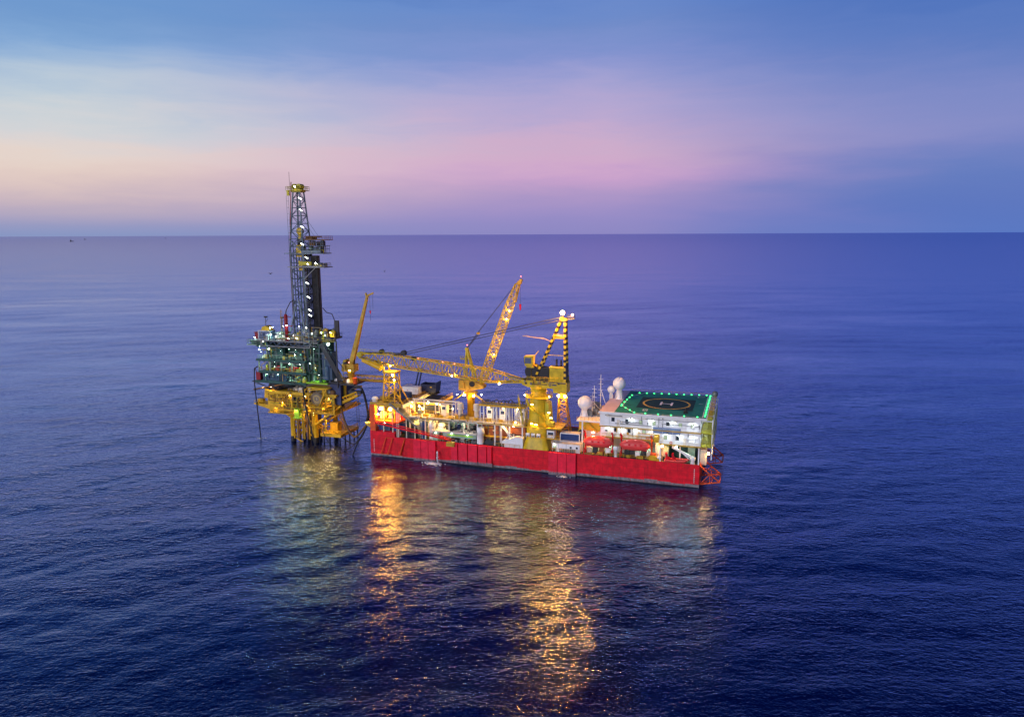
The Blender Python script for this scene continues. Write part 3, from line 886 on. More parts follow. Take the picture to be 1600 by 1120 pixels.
for i in range(13):
    u = 38.4 + i * 1.1
    r = RNG.uniform(.4, .75)
    w = RNG.uniform(3.2, 5)
    for k in range(10):
        a, b = 2 * math.pi * k / 10, 2 * math.pi * (k + 1) / 10
        m.tube((u + r * math.cos(a), w, 20.1 + r * math.sin(a)), (u + r * math.cos(b), w, 20.1 + r * math.sin(b)), .15, n=5, caps=False)
rk.part('coiled_hose', 'dark_steel', m)
rk.part('pipe_stack', 'steel', MB().tube((37.6, 3.2, 19.5), (52.4, 3.2, 19.5), .25).tube((37.6, 4.1, 19.5), (52.4, 4.1, 19.5), .25).tube((37.8, 5, 19.5), (52.4, 5, 19.5), .25))
m = MB()
for u in (13.5, 17, 22.4, 28.2):
    m.box(u - .13, u + .13, 5.6, 5.86, MZ, 18.6)
m.box(13.0, 29.5, 5.5, 5.9, 18.6, 19.0); m.box(13.0, 29.5, 2.6, 2.9, 18.6, 18.85)
for u in (22.4, 28.2):
    m.box(u - .12, u + .12, 2.6, 2.85, MZ, 18.6)
for z in (15.5, 17):
    m.box(26.2, 28.2, 2.62, 2.82, z, z + .15)
solo('portal_frame', 'cream and white portal frame between raised pipe deck and silos', 'frame', 'cream', m, (21, 4, MZ))
tk = Thing('treatment_tank', 'dark rectangular tank under the edge of the raised pipe deck', 'tank', (16.5, 12, DECK))
tk.part('tank_wall', 'dark_steel', MB().box(13.4, 21.0, 8.2, 20.0, DECK - .25, 17.2))
tk.part('rim', 'yellow', MB().box(13.2, 21.2, 8.0, 8.25, 16.6, 17.4).box(20.9, 21.2, 8.25, 20, 16.6, 17.4).rail([(13.4, 8.2, 17.4), (21, 8.2, 17.4), (21, 20, 17.4)], 1.0, 1.5))
tk.lamp((17.8, 7.5, 17.5), 'lamp_white', .32, 'floodlight', (0, -1, -.3))
tk.lamp((20.8, 7.5, 17.3), 'lamp_gold', .32, 'floodlight', (.3, -1, -.3))
tk.lamp((15.6, 7.6, 15.2), 'lamp_gold', .3, 'floodlight', (0, -1, -.3))

# containers on the raised deck
def container(u, w, z, mat, label, d=(6.06, 2.44, 2.6), top=None, name='shipping_container', marks=False):
    t = Thing(name, label, 'container', (u, w, z))
    body = MB().cbox((u, w, z + d[2] / 2), (d[0] - .1, d[1] - .1, d[2] - .06))
    n = int(d[0] / .38)
    for i in range(n):
        uu = u - d[0] / 2 + .3 + i * (d[0] - .6) / (n - 1)
        body.box(uu - .08, uu + .08, w - d[1] / 2 - .02, w - d[1] / 2 + .06, z + .15, z + d[2] - .15)
    for i in range(5):
        ww = w - d[1] / 2 + .3 + i * (d[1] - .6) / 4
        body.box(u + d[0] / 2 - .06, u + d[0] / 2 + .02, ww - .08, ww + .08, z + .15, z + d[2] - .15)
    bo = t.part('box', mat, body)
    fr = MB()
    for a in (-1, 1):
        for b in (-1, 1):
            fr.cbox((u + a * (d[0] / 2 - .08), w + b * (d[1] / 2 - .08), z + d[2] / 2), (.2, .2, d[2]))
        fr.cbox((u, w + a * (d[1] / 2 - .06), z + .09), (d[0], .16, .18)); fr.cbox((u, w + a * (d[1] / 2 - .06), z + d[2] - .09), (d[0], .16, .18))
    t.part('corner_frame', top or mat, fr)
    return t
c = container(6.2, 19.0, PD, 'white', 'white container with small red mark on the raised pipe deck')
c.part('mark', 'red', MB().box(4.9, 5.25, 17.73, 17.76, PD + 1.2, PD + 1.45).box(8.2, 8.3, 17.73, 17.76, PD + 1.2, PD + 1.6))
m = MB().prism([(8.9, PD), (14.4, PD + 1.6), (14.6, PD + 4.2), (13.9, PD + 3.6), (9.4, PD + 3.5), (8.8, PD + 3.8)], 20.4, 24.5)
nb = Thing('cuttings_bin', 'dark blue open bin with yellow mark beside the white container', 'bin', (11.5, 22, PD))
nb.part('bin', 'navy', MB().box(9.0, 14.4, 20.2, 20.5, PD + .6, PD + 3.2).box(9.0, 14.4, 24.2, 24.5, PD + .6, PD + 3.2).box(9.0, 9.3, 20.5, 24.2, PD + .6, PD + 3.4).prism([(14.1, PD + .6), (14.5, PD + .6), (14.9, PD + 4.0), (14.5, PD + 4.0)], 20.2, 24.5).box(9.3, 14.1, 20.5, 24.2, PD + .6, PD + .8))
nb.part('mark', 'mark_yellow', MB().box(12.6, 13.2, 20.16, 20.2, PD + 2.2, PD + 2.6))
nb.part('skid', 'dark_steel', MB().box(9.2, 14.4, 20.6, 21.0, PD, PD + .6).box(9.2, 14.4, 23.6, 24.0, PD, PD + .6).box(11.3, 14.6, 20, 24.6, PD - .4, PD - .05))
container(7.6, 12.0, PD, 'container_blue', 'small dull blue container by the yellow boom rest', (2.9, 2.3, 2.0))
m = MB()
for u, h in ((4.2, 7.6), (5.4, 8.0)):
    m.beam((u, 25.4, PD), (u + 1.9, 25.4, PD + h), .4, .5)
m.box(3.6, 6.4, 24.8, 26, PD, PD + 1.0)
solo('folded_knuckle_crane', 'small dark blue folded crane behind the white container', 'crane', 'navy', m, (5, 25.4, PD))

greeble(bay, ['cream', 'steel', 'ochre', 'white', 'dark_steel', 'red'], 13.8, 37.4, 7.2, 13.2, 6.4, 40)
greeble(mez, ['ochre', 'yellow', 'cream', 'dark_steel'], 13.5, 52.4, 13.5, 14.4, 1.1, 24)

for i in range(34):
    u, w = RNG.uniform(13.8, 37), RNG.uniform(1.0, 5.6)
    h = RNG.uniform(.3, 1.3)
    mt = ['cream', 'ochre', 'dark_steel', 'steel', 'yellow', 'navy', 'wood', 'white'][i % 8]
    if i % 2:
        bay.part('deck_gear', mt, MB().lathe((u, w, DECK - .25), [(h * .35, 0), (h * .35, h), (h * .2, h * 1.2)], 9))
    else:
        bay.part('deck_gear', mt, MB().box(u - h * .5, u + h * .5, w, w + h * .7, DECK - .25, DECK + h * .7))
for i in range(26):
    u, w = RNG.uniform(13.8, 52), RNG.uniform(2.0, 5.4)
    h = RNG.uniform(.4, 1.6)
    mt = ['cream', 'ochre', 'yellow', 'steel', 'wood'][i % 5]
    mez.part('deck_gear', mt, MB().box(u - h * .4, u + h * .4, w, w + h * .6, MZ, MZ + h) if i % 2 else MB().path([(u, w, MZ), (u, w, MZ + h), (u + 1.6, w, MZ + h), (u + 1.6, w, MZ)], .1))
# ------------------------------------------------------------------ main crane
mc = Thing('pedestal_crane', 'large yellow crane on conical pedestal with striped gantry and boom lowered', 'crane', (56.4, 4.6, DECK), 'deck cranes')
CU_, CW_ = 56.4, 4.6
m = MB()
# square flared foot that turns into a round column
def rr(h, r, z, n=24, sq=0.0):
    out = []
    for i in range(n):
        a = 2 * math.pi * i / n
        c, s_ = math.cos(a), math.sin(a)
        k = 1 / max(abs(c), abs(s_))
        q = 1 + (k - 1) * sq
        out.append((CU_ + c * r * q, CW_ + s_ * r * q * h, z))
    return out
rings = [rr(1, 4.1, DECK - .3, sq=.9), rr(1, 3.5, 9.0, sq=.9), rr(1, 3.15, 10.2, sq=.85), rr(1, 3.15, 13.4, sq=.8), rr(1, 3.1, 15.0, sq=.35), rr(1, 3.0, 18.0), rr(1, 2.7, 22.0), rr(1, 2.3, 24.4)]
vs = [p for r in rings for p in r]
n = 24
m.add(vs, [(k * n + i, k * n + (i + 1) % n, (k + 1) * n + (i + 1) % n, (k + 1) * n + i) for k in range(len(rings) - 1) for i in range(n)], True)
ped = mc.part('pedestal', 'crane_yellow', m)
mc.part('slew_ring', 'crane_yellow', MB().lathe((CU_, CW_, 24.3), [(2.3, 0), (2.6, .1), (2.6, .5), (2.3, .6), (2.3, .9), (2.65, 1.0), (2.65, 1.5), (2.4, 1.6), (2.4, 2.3)], 28))
g = MB().lathe((CU_, CW_, 22.6), [(2.5, 0), (4.2, .05), (4.2, .3), (2.5, .35)], 24)
for i in range(24):
    a, b = 2 * math.pi * i / 24, 2 * math.pi * (i + 1) / 24
    p, q = Vector((CU_ + 4.1 * math.cos(a), CW_ + 4.1 * math.sin(a), 22.9)), Vector((CU_ + 4.1 * math.cos(b), CW_ + 4.1 * math.sin(b), 22.9))
    g.tube(p, p + Vector((0, 0, 1.1)), .055, n=4)
    for h in (.55, 1.1):
        g.tube(p + Vector((0, 0, h)), q + Vector((0, 0, h)), .055, n=4)
mc.part('gallery', 'crane_yellow', g)
# stair wrapping the column
st = MB()
pts = []
for i in range(15):
    a = math.radians(195 + i * 9.5)
    pts.append(Vector((CU_ + 3.6 * math.cos(a), CW_ + 3.6 * math.sin(a), 21.8 - i * .43)))
for a, b in zip(pts[:-1], pts[1:]):
    st.beam(a, b, .7, .22)
    st.tube(a + Vector((0, 0, 1)), b + Vector((0, 0, 1)), .05, n=4); st.tube(a, a + Vector((0, 0, 1)), .05, n=4)
st.stairs((52.2, 1.9, 14.0), (50.6, 1.9, 22.6), .8)
mc.part('stairway', 'yellow_green', st)
mc.part('equipment_box', 'yellow_green', MB().prism([(59.0, 14.2), (60.6, 14.2), (60.0, 21.0), (59.0, 21.6)], 2.6, 6.4).box(60.3, 61.8, 2.0, 4.0, 14.0, 15.4))
mc.part('mid_gallery', 'yellow', MB().box(52.6, 61.5, .8, 1.2, 13.6, 13.9).box(59.6, 64.5, 1.2, 8.0, 13.55, 13.9).rail([(52.6, .9, 13.9), (61.5, .9, 13.9), (64.4, 1.3, 13.9)], 1.1, 1.3))
mc.part('foot_gallery', 'yellow', MB().box(52.6, 64.0, .9, 1.4, 10.5, 10.75).rail([(52.6, 1.0, 10.75), (64, 1.0, 10.75)], 1.0, 1.3))
for k, u in enumerate((54.0, 55.7, 57.4)):
    mc.part('liferaft_canister', 'white', MB().lathe((u - .6, .95, 11.5), [(.3, 0), (.42, .08), (.42, 1.12), (.3, 1.2)], 12, 'u').box(u - .5, u - .3, .6, 1.3, 10.75, 11.1).box(u + .3, u + .5, .6, 1.3, 10.75, 11.1))
# upperworks
up = MB().box(51.6, 65.6, 2.6, 6.6, 26.5, 28.0).prism([(51.6, 26.5), (53.5, 25.8), (60.5, 25.8), (65.6, 25.2), (65.6, 28.0), (51.6, 28.0)], 2.75, 6.45)
deck_up = mc.part('machinery_deck', 'crane_yellow', up)
mc.part('counterweight', 'crane_yellow', MB().box(61.5, 65.7, 2.45, 6.75, 24.6, 27.6))
mc.part('emblem', 'navy', MB().lathe((60.5, 2.5, 27.0), [(.5, 0), (.5, .09)], 14, 'w').box(61.2, 62.6, 2.42, 2.46, 26.8, 27.2))
mc.part('deck_rail', 'crane_yellow', MB().rail([(51.8, 2.7, 28), (65.4, 2.7, 28), (65.4, 6.5, 28)], 1.1, 1.3, .055))
mc.part('engine_house', 'crane_yellow', MB().box(60.2, 64.8, 2.9, 6.3, 28.0, 32.2).box(60.0, 65.0, 2.75, 6.45, 32.2, 32.4).box(60.6, 64.4, 2.82, 2.9, 28.5, 31.6))
mc.part('exhaust', 'dark_steel', MB().tube((62.0, 4.6, 32.4), (62.0, 4.6, 34.6), .3, n=9).tube((63.4, 4.6, 32.4), (63.4, 4.6, 34.4), .3, n=9))
mc.part('grating', 'dark_steel', MB().box(64.8, 65.3, 3, 6.2, 28, 33.5))
mc.part('hoist_winch', 'black', MB().lathe((54.6, 3.0, 30.6), [(2.2, 0), (2.2, .2), (1.5, .25), (1.5, 2.8), (2.2, 2.85), (2.2, 3.1)], 22, 'w').box(52.9, 56.6, 2.9, 6.2, 28, 28.9))
mc.part('boom_winch', 'black', MB().lathe((58.0, 3.1, 30.3), [(1.8, 0), (1.8, .2), (1.2, .25), (1.2, 2.6), (1.8, 2.65), (1.8, 2.9)], 20, 'w').box(56.6, 60.0, 3.0, 6.2, 28, 32.0))
cb = mc.part('operator_cab', 'crane_yellow', MB().prism([(52.6, 32.4), (55.0, 32.4), (55.3, 35.6), (52.3, 35.4)], 2.4, 4.6).box(53, 55.4, 2.6, 6, 31.9, 32.4).beam((54.5, 3.2, 28), (54.5, 3.2, 32), .4))
mc.part('cab_window', 'window_glass', MB().box(52.6, 54.6, 2.33, 2.42, 33.2, 35.0).prism([(52.22, 33.2), (52.3, 33.2), (52.2, 35.0), (52.1, 35.0)], 2.7, 4.3), parent=cb)
mc.part('aerial', 'crane_yellow', MB().beam((55.2, 5, 35.6), (56.2, 5, 36.8), .2).beam((51, 5.4, 41.2), (58, 5.4, 40.6), .14).beam((58, 5.4, 40.6), (60.0, 5, 39.9), .12))
# gantry with hazard stripes
top = Vector((64.3, 4.6, 47.3))
def striped(p, q, a, b, n):
    mm = MB()
    p, q = Vector(p), Vector(q)
    for i in range(n):
        mm.mat(i % 2)
        mm.beam(p.lerp(q, i / n), p.lerp(q, (i + 1) / n), a, b)
    return mm
for w in (2.9, 6.3):
    mc.part('gantry_leg', ['crane_yellow', 'black'], striped((55.4, w, 28.2), (63.4, 4.6 + (w - 4.6) * .35, 46.6), .62, .62, 22))
    mc.part('gantry_leg', ['crane_yellow', 'black'], striped((65.0, w, 28.0), (64.7, 4.6 + (w - 4.6) * .35, 46.6), .7, .7, 22))
mc.part('gantry_brace', 'crane_yellow', MB().beam((61.2, 3.5, 41.2), (64.8, 3.5, 41.2), .35).beam((61.2, 5.7, 41.2), (64.8, 5.7, 41.2), .35).box(61.2, 64.8, 3.5, 5.7, 41.0, 41.15).rail([(61.4, 3.4, 41.3), (64.8, 3.4, 41.3)], 1.0, 1.0).beam((58.8, 3.2, 36), (64.9, 3.2, 36.0), .15))
mc.part('gantry_head', 'ochre', MB().box(63.2, 65.2, 3.9, 5.3, 46.3, 47.2).lathe((63.6, 4.0, 47.0), [(.6, 0), (.6, 1.2)], 14, 'w'))
mc.part('gantry_platform', 'dark_steel', MB().box(65.4, 67.4, 4.0, 5.2, 46.9, 47.15).rail([(65.4, 4.0, 47.1), (67.4, 4.0, 47.1), (67.4, 5.2, 47.1)], .9, 1.0))
mc.lamp((64.2, 2.6, 49.0), 'lamp_big', .5, face=(-.1, -1, .25))
mc.part('lamp_bracket', 'crane_yellow', MB().beam((64.2, 3.9, 47.3), (64.2, 3.3, 48.8), .2))
mc.lamp((66.9, 3.9, 48.3), 'lamp_warm', .24, face=(.2, -1, -.3))
# boom, resting on its support at the other end
def boom_pt(t, dz=0.0, dw=0.0):
    p = Vector((51.8, 4.6, 27.2)).lerp(Vector((-5.2, 4.6, 32.6)), t)
    return p + Vector((0, dw, dz))
bm = MB()
bm.lattice(boom_pt(0.0), boom_pt(.20), (2.6, .5), (2.9, 3.9), .2, .11, 5)
bm.lattice(boom_pt(.20), boom_pt(.82), (2.9, 3.9), (2.9, 3.7), .2, .105, 17)
bm.lattice(boom_pt(.82), boom_pt(1.0), (2.9, 3.7), (1.8, 1.6), .2, .11, 5)
boom = mc.part('boom', 'crane_yellow', bm)
mc.part('boom_walkway', 'yellow', MB().beam(boom_pt(.1, -1.5), boom_pt(.95, -1.5), .7, .12), parent=boom)
mc.part('boom_head', 'yellow_green', MB().lathe(boom_pt(1.0, .3, -.9), [(.9, 0), (.9, .25), (.5, .3), (.5, 1.5), (.9, 1.55), (.9, 1.8)], 16, 'w').beam(boom_pt(.93, .9), boom_pt(1.01, .9), 1.6, .3).rail([boom_pt(.78, 2.0, -1.3), boom_pt(.99, 1.4, -1.0)], 1.0, 1.6), parent=boom)
mc.part('boom_nose', 'yellow', MB().tube(boom_pt(.985, -1.5, -.4), boom_pt(.865, -3.1, -.4), .55, 1.0, n=14).tube(boom_pt(.868, -3.05, -.4), boom_pt(.862, -3.15, -.4), 1.12, 1.12, n=14), parent=boom)
mc.part('boom_sheave', 'black', MB().lathe(boom_pt(.86, 2.4, -.6), [(.75, 0), (.75, 1.2)], 14, 'w').lathe(boom_pt(.72, 3.0, -.6), [(.9, 0), (.9, 1.2)], 14, 'w').box(13.6, 15.0, 4.2, 5.0, 31.8, 33.0).beam(boom_pt(.78, 1.9), boom_pt(.72, 3.0), .4), parent=boom)
m = MB()
for w in (-.5, .5):
    m.tube(boom_pt(.715, 3.2, w), top + Vector((-.6, w, .2)), .075, n=5)
    m.tube(boom_pt(.70, 2.8, w), top + Vector((-.6, w, -.6)), .065, n=5)
    m.tube(boom_pt(.715, 3.0, w), boom_pt(.97, 1.2, w), .06, n=5)
mc.part('pendant_rope', 'dark_steel', m)
for t, mt, r in ((.80, 'lamp_gold', .38), (.42, 'lamp_gold', .36), (.14, 'lamp_gold', .34)):
    mc.lamp(boom_pt(t, -1.9, -.9), mt, r, face=(0, -.5, -1), parent=boom)
for t in (.62, .47, .40):
    mc.lamp(boom_pt(t, 2.3, -1.2), 'lamp_red', .16, 'warning_light', (0, 0, 1), parent=boom)
for p in ((52.9, 1.3, 23.6), (60.5, 1.7, 23.5)):
    mc.lamp(p, 'lamp_pedestal', .25, face=(0, -.5, -1))
for p, r in (((55.3, 1.05, 20.9), .26), ((60.3, 2.2, 18.4), .26), ((61.0, 2.0, 16.9), .26), ((55.2, .95, 14.9), .3), ((56.6, .9, 14.7), .3), ((50.0, 1.0, 14.9), .24)):
    mc.lamp(p, 'lamp_pedestal', r, 'lamp', (0, -1, -.3))

# boom rest tower at the far end of the barge
br = Thing('boom_rest', 'yellow lattice tower supporting the tip of the lowered main boom', 'lattice tower', (5.6, 4.6, DECK))
m = MB()
m.lattice((5.6, 4.6, PD - 5), (6.2, 4.6, 27.5), (4.6, 4.2), (3.6, 3.4), .26, .13, 5, up=(0, 1, 0))
br.part('tower', 'yellow', m)
br.part('cradle', 'yellow', MB().box(4.0, 8.4, 2.4, 6.8, 27.4, 27.9).prism([(4.0, 27.9), (4.6, 27.9), (4.6, 29.6), (4.0, 29.6)], 2.4, 2.8).prism([(4.0, 27.9), (4.6, 27.9), (4.6, 29.6), (4.0, 29.6)], 6.4, 6.8))
br.part('back_stay', 'yellow', MB().beam((8.0, 5.5, 24), (10.6, 7.5, PD), .35).beam((8.0, 3.8, 21), (10.8, 3.0, PD), .3))
br.lamp((7.6, 2.4, 27.0), 'lamp_white', .26, face=(.3, -1, -1))
br.lamp((8.2, 2.2, 25.4), 'lamp_gold', .3, face=(.3, -1, -1))

# ------------------------------------------------------------------ second crane at the far side
c2 = Thing('pedestal_crane', 'smaller yellow crane with raised floodlit lattice boom behind the walkway', 'crane', (25.9, 25.0, DECK), 'deck cranes')
U2, W2 = 25.9, 25.0
c2.part('pedestal', 'yellow', MB().lathe((U2, W2, DECK - .4), [(1.6, 0), (1.35, 1.2), (1.3, 8.8), (1.5, 9.0), (1.5, 11.2)], 22))
c2.part('slew_platform', 'yellow', MB().lathe((U2, W2, 17.2), [(1.4, 0), (2.5, .4), (2.5, .7), (1.4, .8)], 20).beam((U2 - 2, W2 - 1.5, 17.6), (U2 - 5.5, W2 - 1.5, 15.0), .4).beam((U2 + 2, W2 - 1.5, 17.6), (U2 + 5.5, W2 - 1.5, 15.0), .4).rail([(U2 - 2.4, W2 - 2.4, 17.9), (U2 + 2.4, W2 - 2.4, 17.9)], .9, 1.0))
c2.part('machinery_house', 'ochre', MB().box(22.0, 26.0, 23.3, 26.9, 18.6, 22.2).prism([(26.0, 18.6), (31.0, 19.6), (31.2, 20.6), (26.0, 22.6)], 23.5, 26.6).box(22.6, 24.2, 22.9, 23.3, 19.4, 21.6))
c2.part('winch', 'black', MB().lathe((27.0, 23.2, 21.0), [(1.0, 0), (1.0, .2), (.7, .25), (.7, 3), (1.0, 3.1), (1.0, 3.3)], 14, 'w'))
c2.part('a_frame', 'yellow_green', MB().beam((27.8, 23.8, 21.5), (24.8, 24.6, 33.0), .5).beam((27.8, 26.2, 21.5), (24.8, 25.4, 33.0), .5).beam((24.0, 23.8, 22), (24.6, 24.6, 33.0), .4).beam((24.0, 26.2, 22), (24.6, 25.4, 33), .4).lathe((24.6, 24.3, 33.0), [(.5, 0), (.5, 1.4)], 10, 'w').box(22.4, 24.2, 24.2, 25.8, 29.3, 29.5).rail([(22.4, 24.2, 29.5), (24.2, 24.2, 29.5)], .9, .9))
b2 = MB()
p0, p1 = Vector((30.0, 25.0, 21.2)), Vector((43.0, 25.0, 55.5))
b2.lattice(p0, p0.lerp(p1, .1), (2.2, .8), (2.6, 2.5), .16, .09, 2, up=(-1, 0, .4))
b2.lattice(p0.lerp(p1, .1), p0.lerp(p1, .78), (2.6, 2.5), (2.6, 2.4), .16, .085, 15, up=(-1, 0, .4))
b2.lattice(p0.lerp(p1, .78), p1, (2.6, 2.4), (1.4, 1.2), .15, .085, 5, up=(-1, 0, .4))
bo2 = c2.part('boom', 'crane_yellow', b2)
c2.part('boom_head', 'ochre', MB().lathe(p1 + Vector((.8, -.6, .6)), [(.7, 0), (.7, 1.2)], 12, 'w').beam(p1, p1 + Vector((1.6, 0, 1.6)), 1.1, .9).beam(p1 + Vector((1.3, 0, 1.4)), p1 + Vector((-.5, 0, -6)), .3), parent=bo2)
c2.part('hook_block', 'red', MB().tube(p1 + Vector((1.0, 0, -8.6)), p1 + Vector((1.0, 0, -6.6)), .2, .4, n=8), parent=None)
m = MB().tube(p1 + Vector((1.0, 0, .5)), p1 + Vector((1.0, 0, -6.6)), .05, n=4)
for dw in (-.5, .5):
    m.tube((24.7, 25 + dw, 33.3), (28.9, 25 + dw, 38.9), .07, n=5); m.tube((28.9, 25 + dw, 38.9), p1 + Vector((-.3, dw, .3)), .06, n=5)
    m.tube((24.7, 25 + dw, 33.0), (29.0, 25 + dw, 38.2), .06, n=5)
c2.part('rope', 'dark_steel', m)
c2.part('bridle_block', 'ochre', MB().cbox((28.9, 25, 38.6), (.7, 1.4, .7)))
for t in (.30, .45, .66, .74):
    c2.lamp(p0.lerp(p1, t) + Vector((1.1, -1.2, .2)), 'lamp_gold', .28, face=(-.2, .5, -.6), parent=bo2)
c2.lamp(p1 + Vector((1.2, 0, 2.6)), 'lamp_red', .18, 'warning_light', (0, 0, 1), parent=bo2)
c2.lamp((24.8, 25, 34.3), 'lamp_red', .18, 'warning_light', (0, 0, 1))
for du in (-1.5, 2.0):
    c2.lamp((U2 + du, W2 - 2.7, 17.2), 'lamp_warm', .42, face=(0, -1, -.3))
c2.lamp((U2 - 4.4, W2 - 1.9, 17.0), 'lamp_white', .2, face=(0, -1, -.3)); c2.lamp((U2 + 4.6, W2 - 1.9, 17.6), 'lamp_white', .22, face=(0, -1, -.3))

# ------------------------------------------------------------------ floodlight tower behind the main crane
ft = Thing('floodlight_tower', 'yellow lattice floodlight tower with two bright lamps by the blue container', 'lattice tower', (61.8, 14.0, DECK))
ft.part('tower', 'yellow', MB().lattice((62.2, 14.0, DECK), (61.6, 14.0, 20.6), (4.6, 3.2), (2.2, 1.6), .2, .11, 7, up=(0, 1, 0)))
ft.part('head', 'yellow', MB().box(60.4, 62.8, 13.0, 15.0, 20.6, 22.6).box(59.9, 63.3, 12.9, 13.2, 21.0, 21.3))
for u in (60.6, 62.7):
    ft.lamp((u, 12.6, 21.4), 'lamp_warm', .45, face=(0, -1, -.2))

greeble(mc, ['crane_yellow', 'ochre', 'dark_steel', 'steel', 'black'], 52.0, 65.4, 26.6, 28.0, 2.58, 24)
mc.part('pedestal_ladder', 'ochre', MB().box(53.2, 53.3, 1.0, 1.1, 14, 24).box(53.8, 53.9, 1.0, 1.1, 14, 24).box(53.2, 53.9, 1.02, 1.08, 16, 16.1).box(53.2, 53.9, 1.02, 1.08, 18, 18.1).box(53.2, 53.9, 1.02, 1.08, 20, 20.1).box(53.2, 53.9, 1.02, 1.08, 22, 22.1))
for z in (15.2, 18.2, 21.2):
    mc.part('flange', 'crane_yellow', MB().lathe((CU_, CW_, z), [(3.12 if z < 19 else 2.82, 0), (3.2 if z < 19 else 2.95, .06), (3.2 if z < 19 else 2.95, .2), (3.1 if z < 19 else 2.8, .26)], 28))

for u in (40.8, 45.6, 50.2):
    rk.lamp((u, 2.2, 18.7), 'lamp_gold', .17, 'lamp', (0, -.8, -1))
for u in (14.5, 19.4, 24.0):
    mez.lamp((u, 2.6, 18.3), 'lamp_gold', .18, 'lamp', (0, -.6, -1))
# ------------------------------------------------------------------ white house and blue container by the crane
wh = Thing('white_deckhouse', 'low white deckhouse beside the main crane foot', 'deckhouse', (66, 1.5, DECK))
wh.part('wall', 'white', MB().box(61.6, 70.2, 1.3, 5.6, DECK - .3, 9.3))
wh.part('roof', 'cream', MB().box(61.4, 70.5, 1.0, 6.0, 9.3, 9.5).rail([(61.5, 1.1, 9.5), (70.4, 1.1, 9.5)], 1.0, 1.3))
for u in (63.6, 66.0):
    wh.part('panel_joint', 'grey_blue', MB().box(u - .04, u + .04, 1.27, 1.31, DECK, 9.2))
for u in (67.4, 69.3):
    wh.part('window', 'window_glass', MB().box(u - .3, u + .3, 1.24, 1.31, 8.0, 8.6))
wh.part('door', 'pale_green', MB().box(61.9, 62.9, 1.23, 1.31, DECK, 8.9))
m = MB()
for i in range(9):
    m.lathe((64.2 + i * .55, .7, DECK - .25), [(.2, 0), (.2, 1.0), (.1, 1.25)], 8)
wh.part('gas_bottle', 'steel', m)
wh.lamp((62.4, 1.1, 9.0), 'lamp_white', .16, 'lamp', (0, -1, -1))
LASTC = container(66.7, 4.2, 9.55, 'container_blue', 'blue container with pale top on the low white deckhouse', top='white')
LASTC.part('lid', 'cream', MB().box(63.75, 69.65, 3.05, 5.35, 12.16, 12.32))
cs = Thing('side_cabin', 'small grey-white cabin between crane foot and blue container', 'cabin', (60.8, 1.6, 10.75))
cs.part('wall', 'white', MB().box(59.9, 62.2, 1.5, 3.5, 10.76, 12.9)); cs.part('roof', 'cream', MB().box(59.8, 62.3, 1.35, 3.6, 12.9, 13.05)); cs.part('window', 'window_glass', MB().box(60.2, 61.9, 1.44, 1.51, 11.6, 12.5))

# ------------------------------------------------------------------ lifeboat deck and bridge deck left of the living quarters
bd = Thing('davit_deck', 'narrow white and yellow upper deck carrying a radome beside the quarters', 'deck', (72, 8, DECK))
bd.part('plating', 'white', MB().box(68.6, 77.2, 3.4, 24.0, 16.1, 16.5))
bd.part('side_casing', 'yellow', MB().box(68.8, 77.0, 6.0, 23, 13.0, 16.1).box(71.5, 76.9, 4.4, 6.0, 13.2, 15.9))
bd.part('column', 'white', MB().box(70.2, 70.6, 3.6, 4.0, DECK - .3, 16.1).box(76.0, 76.5, 3.6, 4.0, DECK - .3, 16.1))
bd.part('inner_wall', 'cream', MB().box(70.4, 94.0, 6.2, 6.4, DECK - .3, 12.9))
bd.part('strut', 'yellow_green', MB().beam((69, 3.8, 13), (72, 3.8, 16), .25).beam((72, 3.8, 16), (75, 3.8, 13), .25).beam((75, 3.8, 13), (77, 3.8, 16), .25))
bd.part('guard_rail', 'yellow', MB().rail([(68.7, 3.5, 16.5), (77, 3.5, 16.5)], 1.0, 1.2))
m = MB()
for i in range(14):
    u, w = 70 + RNG.random() * 6.5, 9 + RNG.random() * 12
    d = (.6 + RNG.random(), .6 + RNG.random(), .6 + RNG.random() * 1.6)
    m.cbox((u, w, 16.5 + d[2] / 2), d)
bd.part('deck_gear', 'steel', m)
bd.part('deck_gear', 'yellow', MB().box(75.6, 76.6, 12, 13, 16.5, 19.6).box(74.2, 75.0, 15, 16, 16.5, 18.6))
bd.lamp((73.6, 4.2, 12.8), 'lamp_warm', .3, 'lamp', (0, -1, -.6))

# ------------------------------------------------------------------ living quarters
HZ = 20.3
q = Thing('living_quarters', 'white two-storey living quarters with round lamp glows under the helideck', 'building', (91, 15, 5.8))
q.part('upper_wall', 'white', MB().box(76.4, 105.3, .15, 29.8, 16.35, HZ - .05))
q.part('lower_wall', 'white', MB().box(93.9, 105.3, .12, 29.8, 12.35, 16.1).box(76.6, 93.9, 3.2, 29.8, 12.35, 16.1))
q.part('ledge', 'ochre', MB().box(76.3, 105.5, -.35, 30, 16.1, 16.35).box(93.7, 105.5, -.4, 30, 12.05, 12.35).box(76.5, 93.7, 2.6, 29.8, 12.05, 12.35))
q.part('yellow_box', 'yellow', MB().box(92.2, 93.85, .5, 3.2, 12.36, 13.9))
q.part('panel', 'grey_blue', MB().box(92.0, 99.8, -.05, .13, 15.3, 17.1), label='blank grey-blue panel across the two storeys')
def window(u, w, z, lit=False, ww=.42):
    f = q.part('window', 'steel', MB().box(u - ww - .07, u + ww + .07, w - .05, w + .04, z - .62, z + .62))
    q.part('pane', 'cabin_light' if lit else 'window_glass', MB().box(u - ww, u + ww, w - .07, w - .045, z - .55, z + .55), parent=f)
for u in (84.4, 88.4, 92.2, 96.1, 99.6, 103.0):
    window(u, .13, 18.15, u in (88.4, 92.2, 99.6, 103.0))
for u in (80.3,):
    window(u, .13, 18.4)
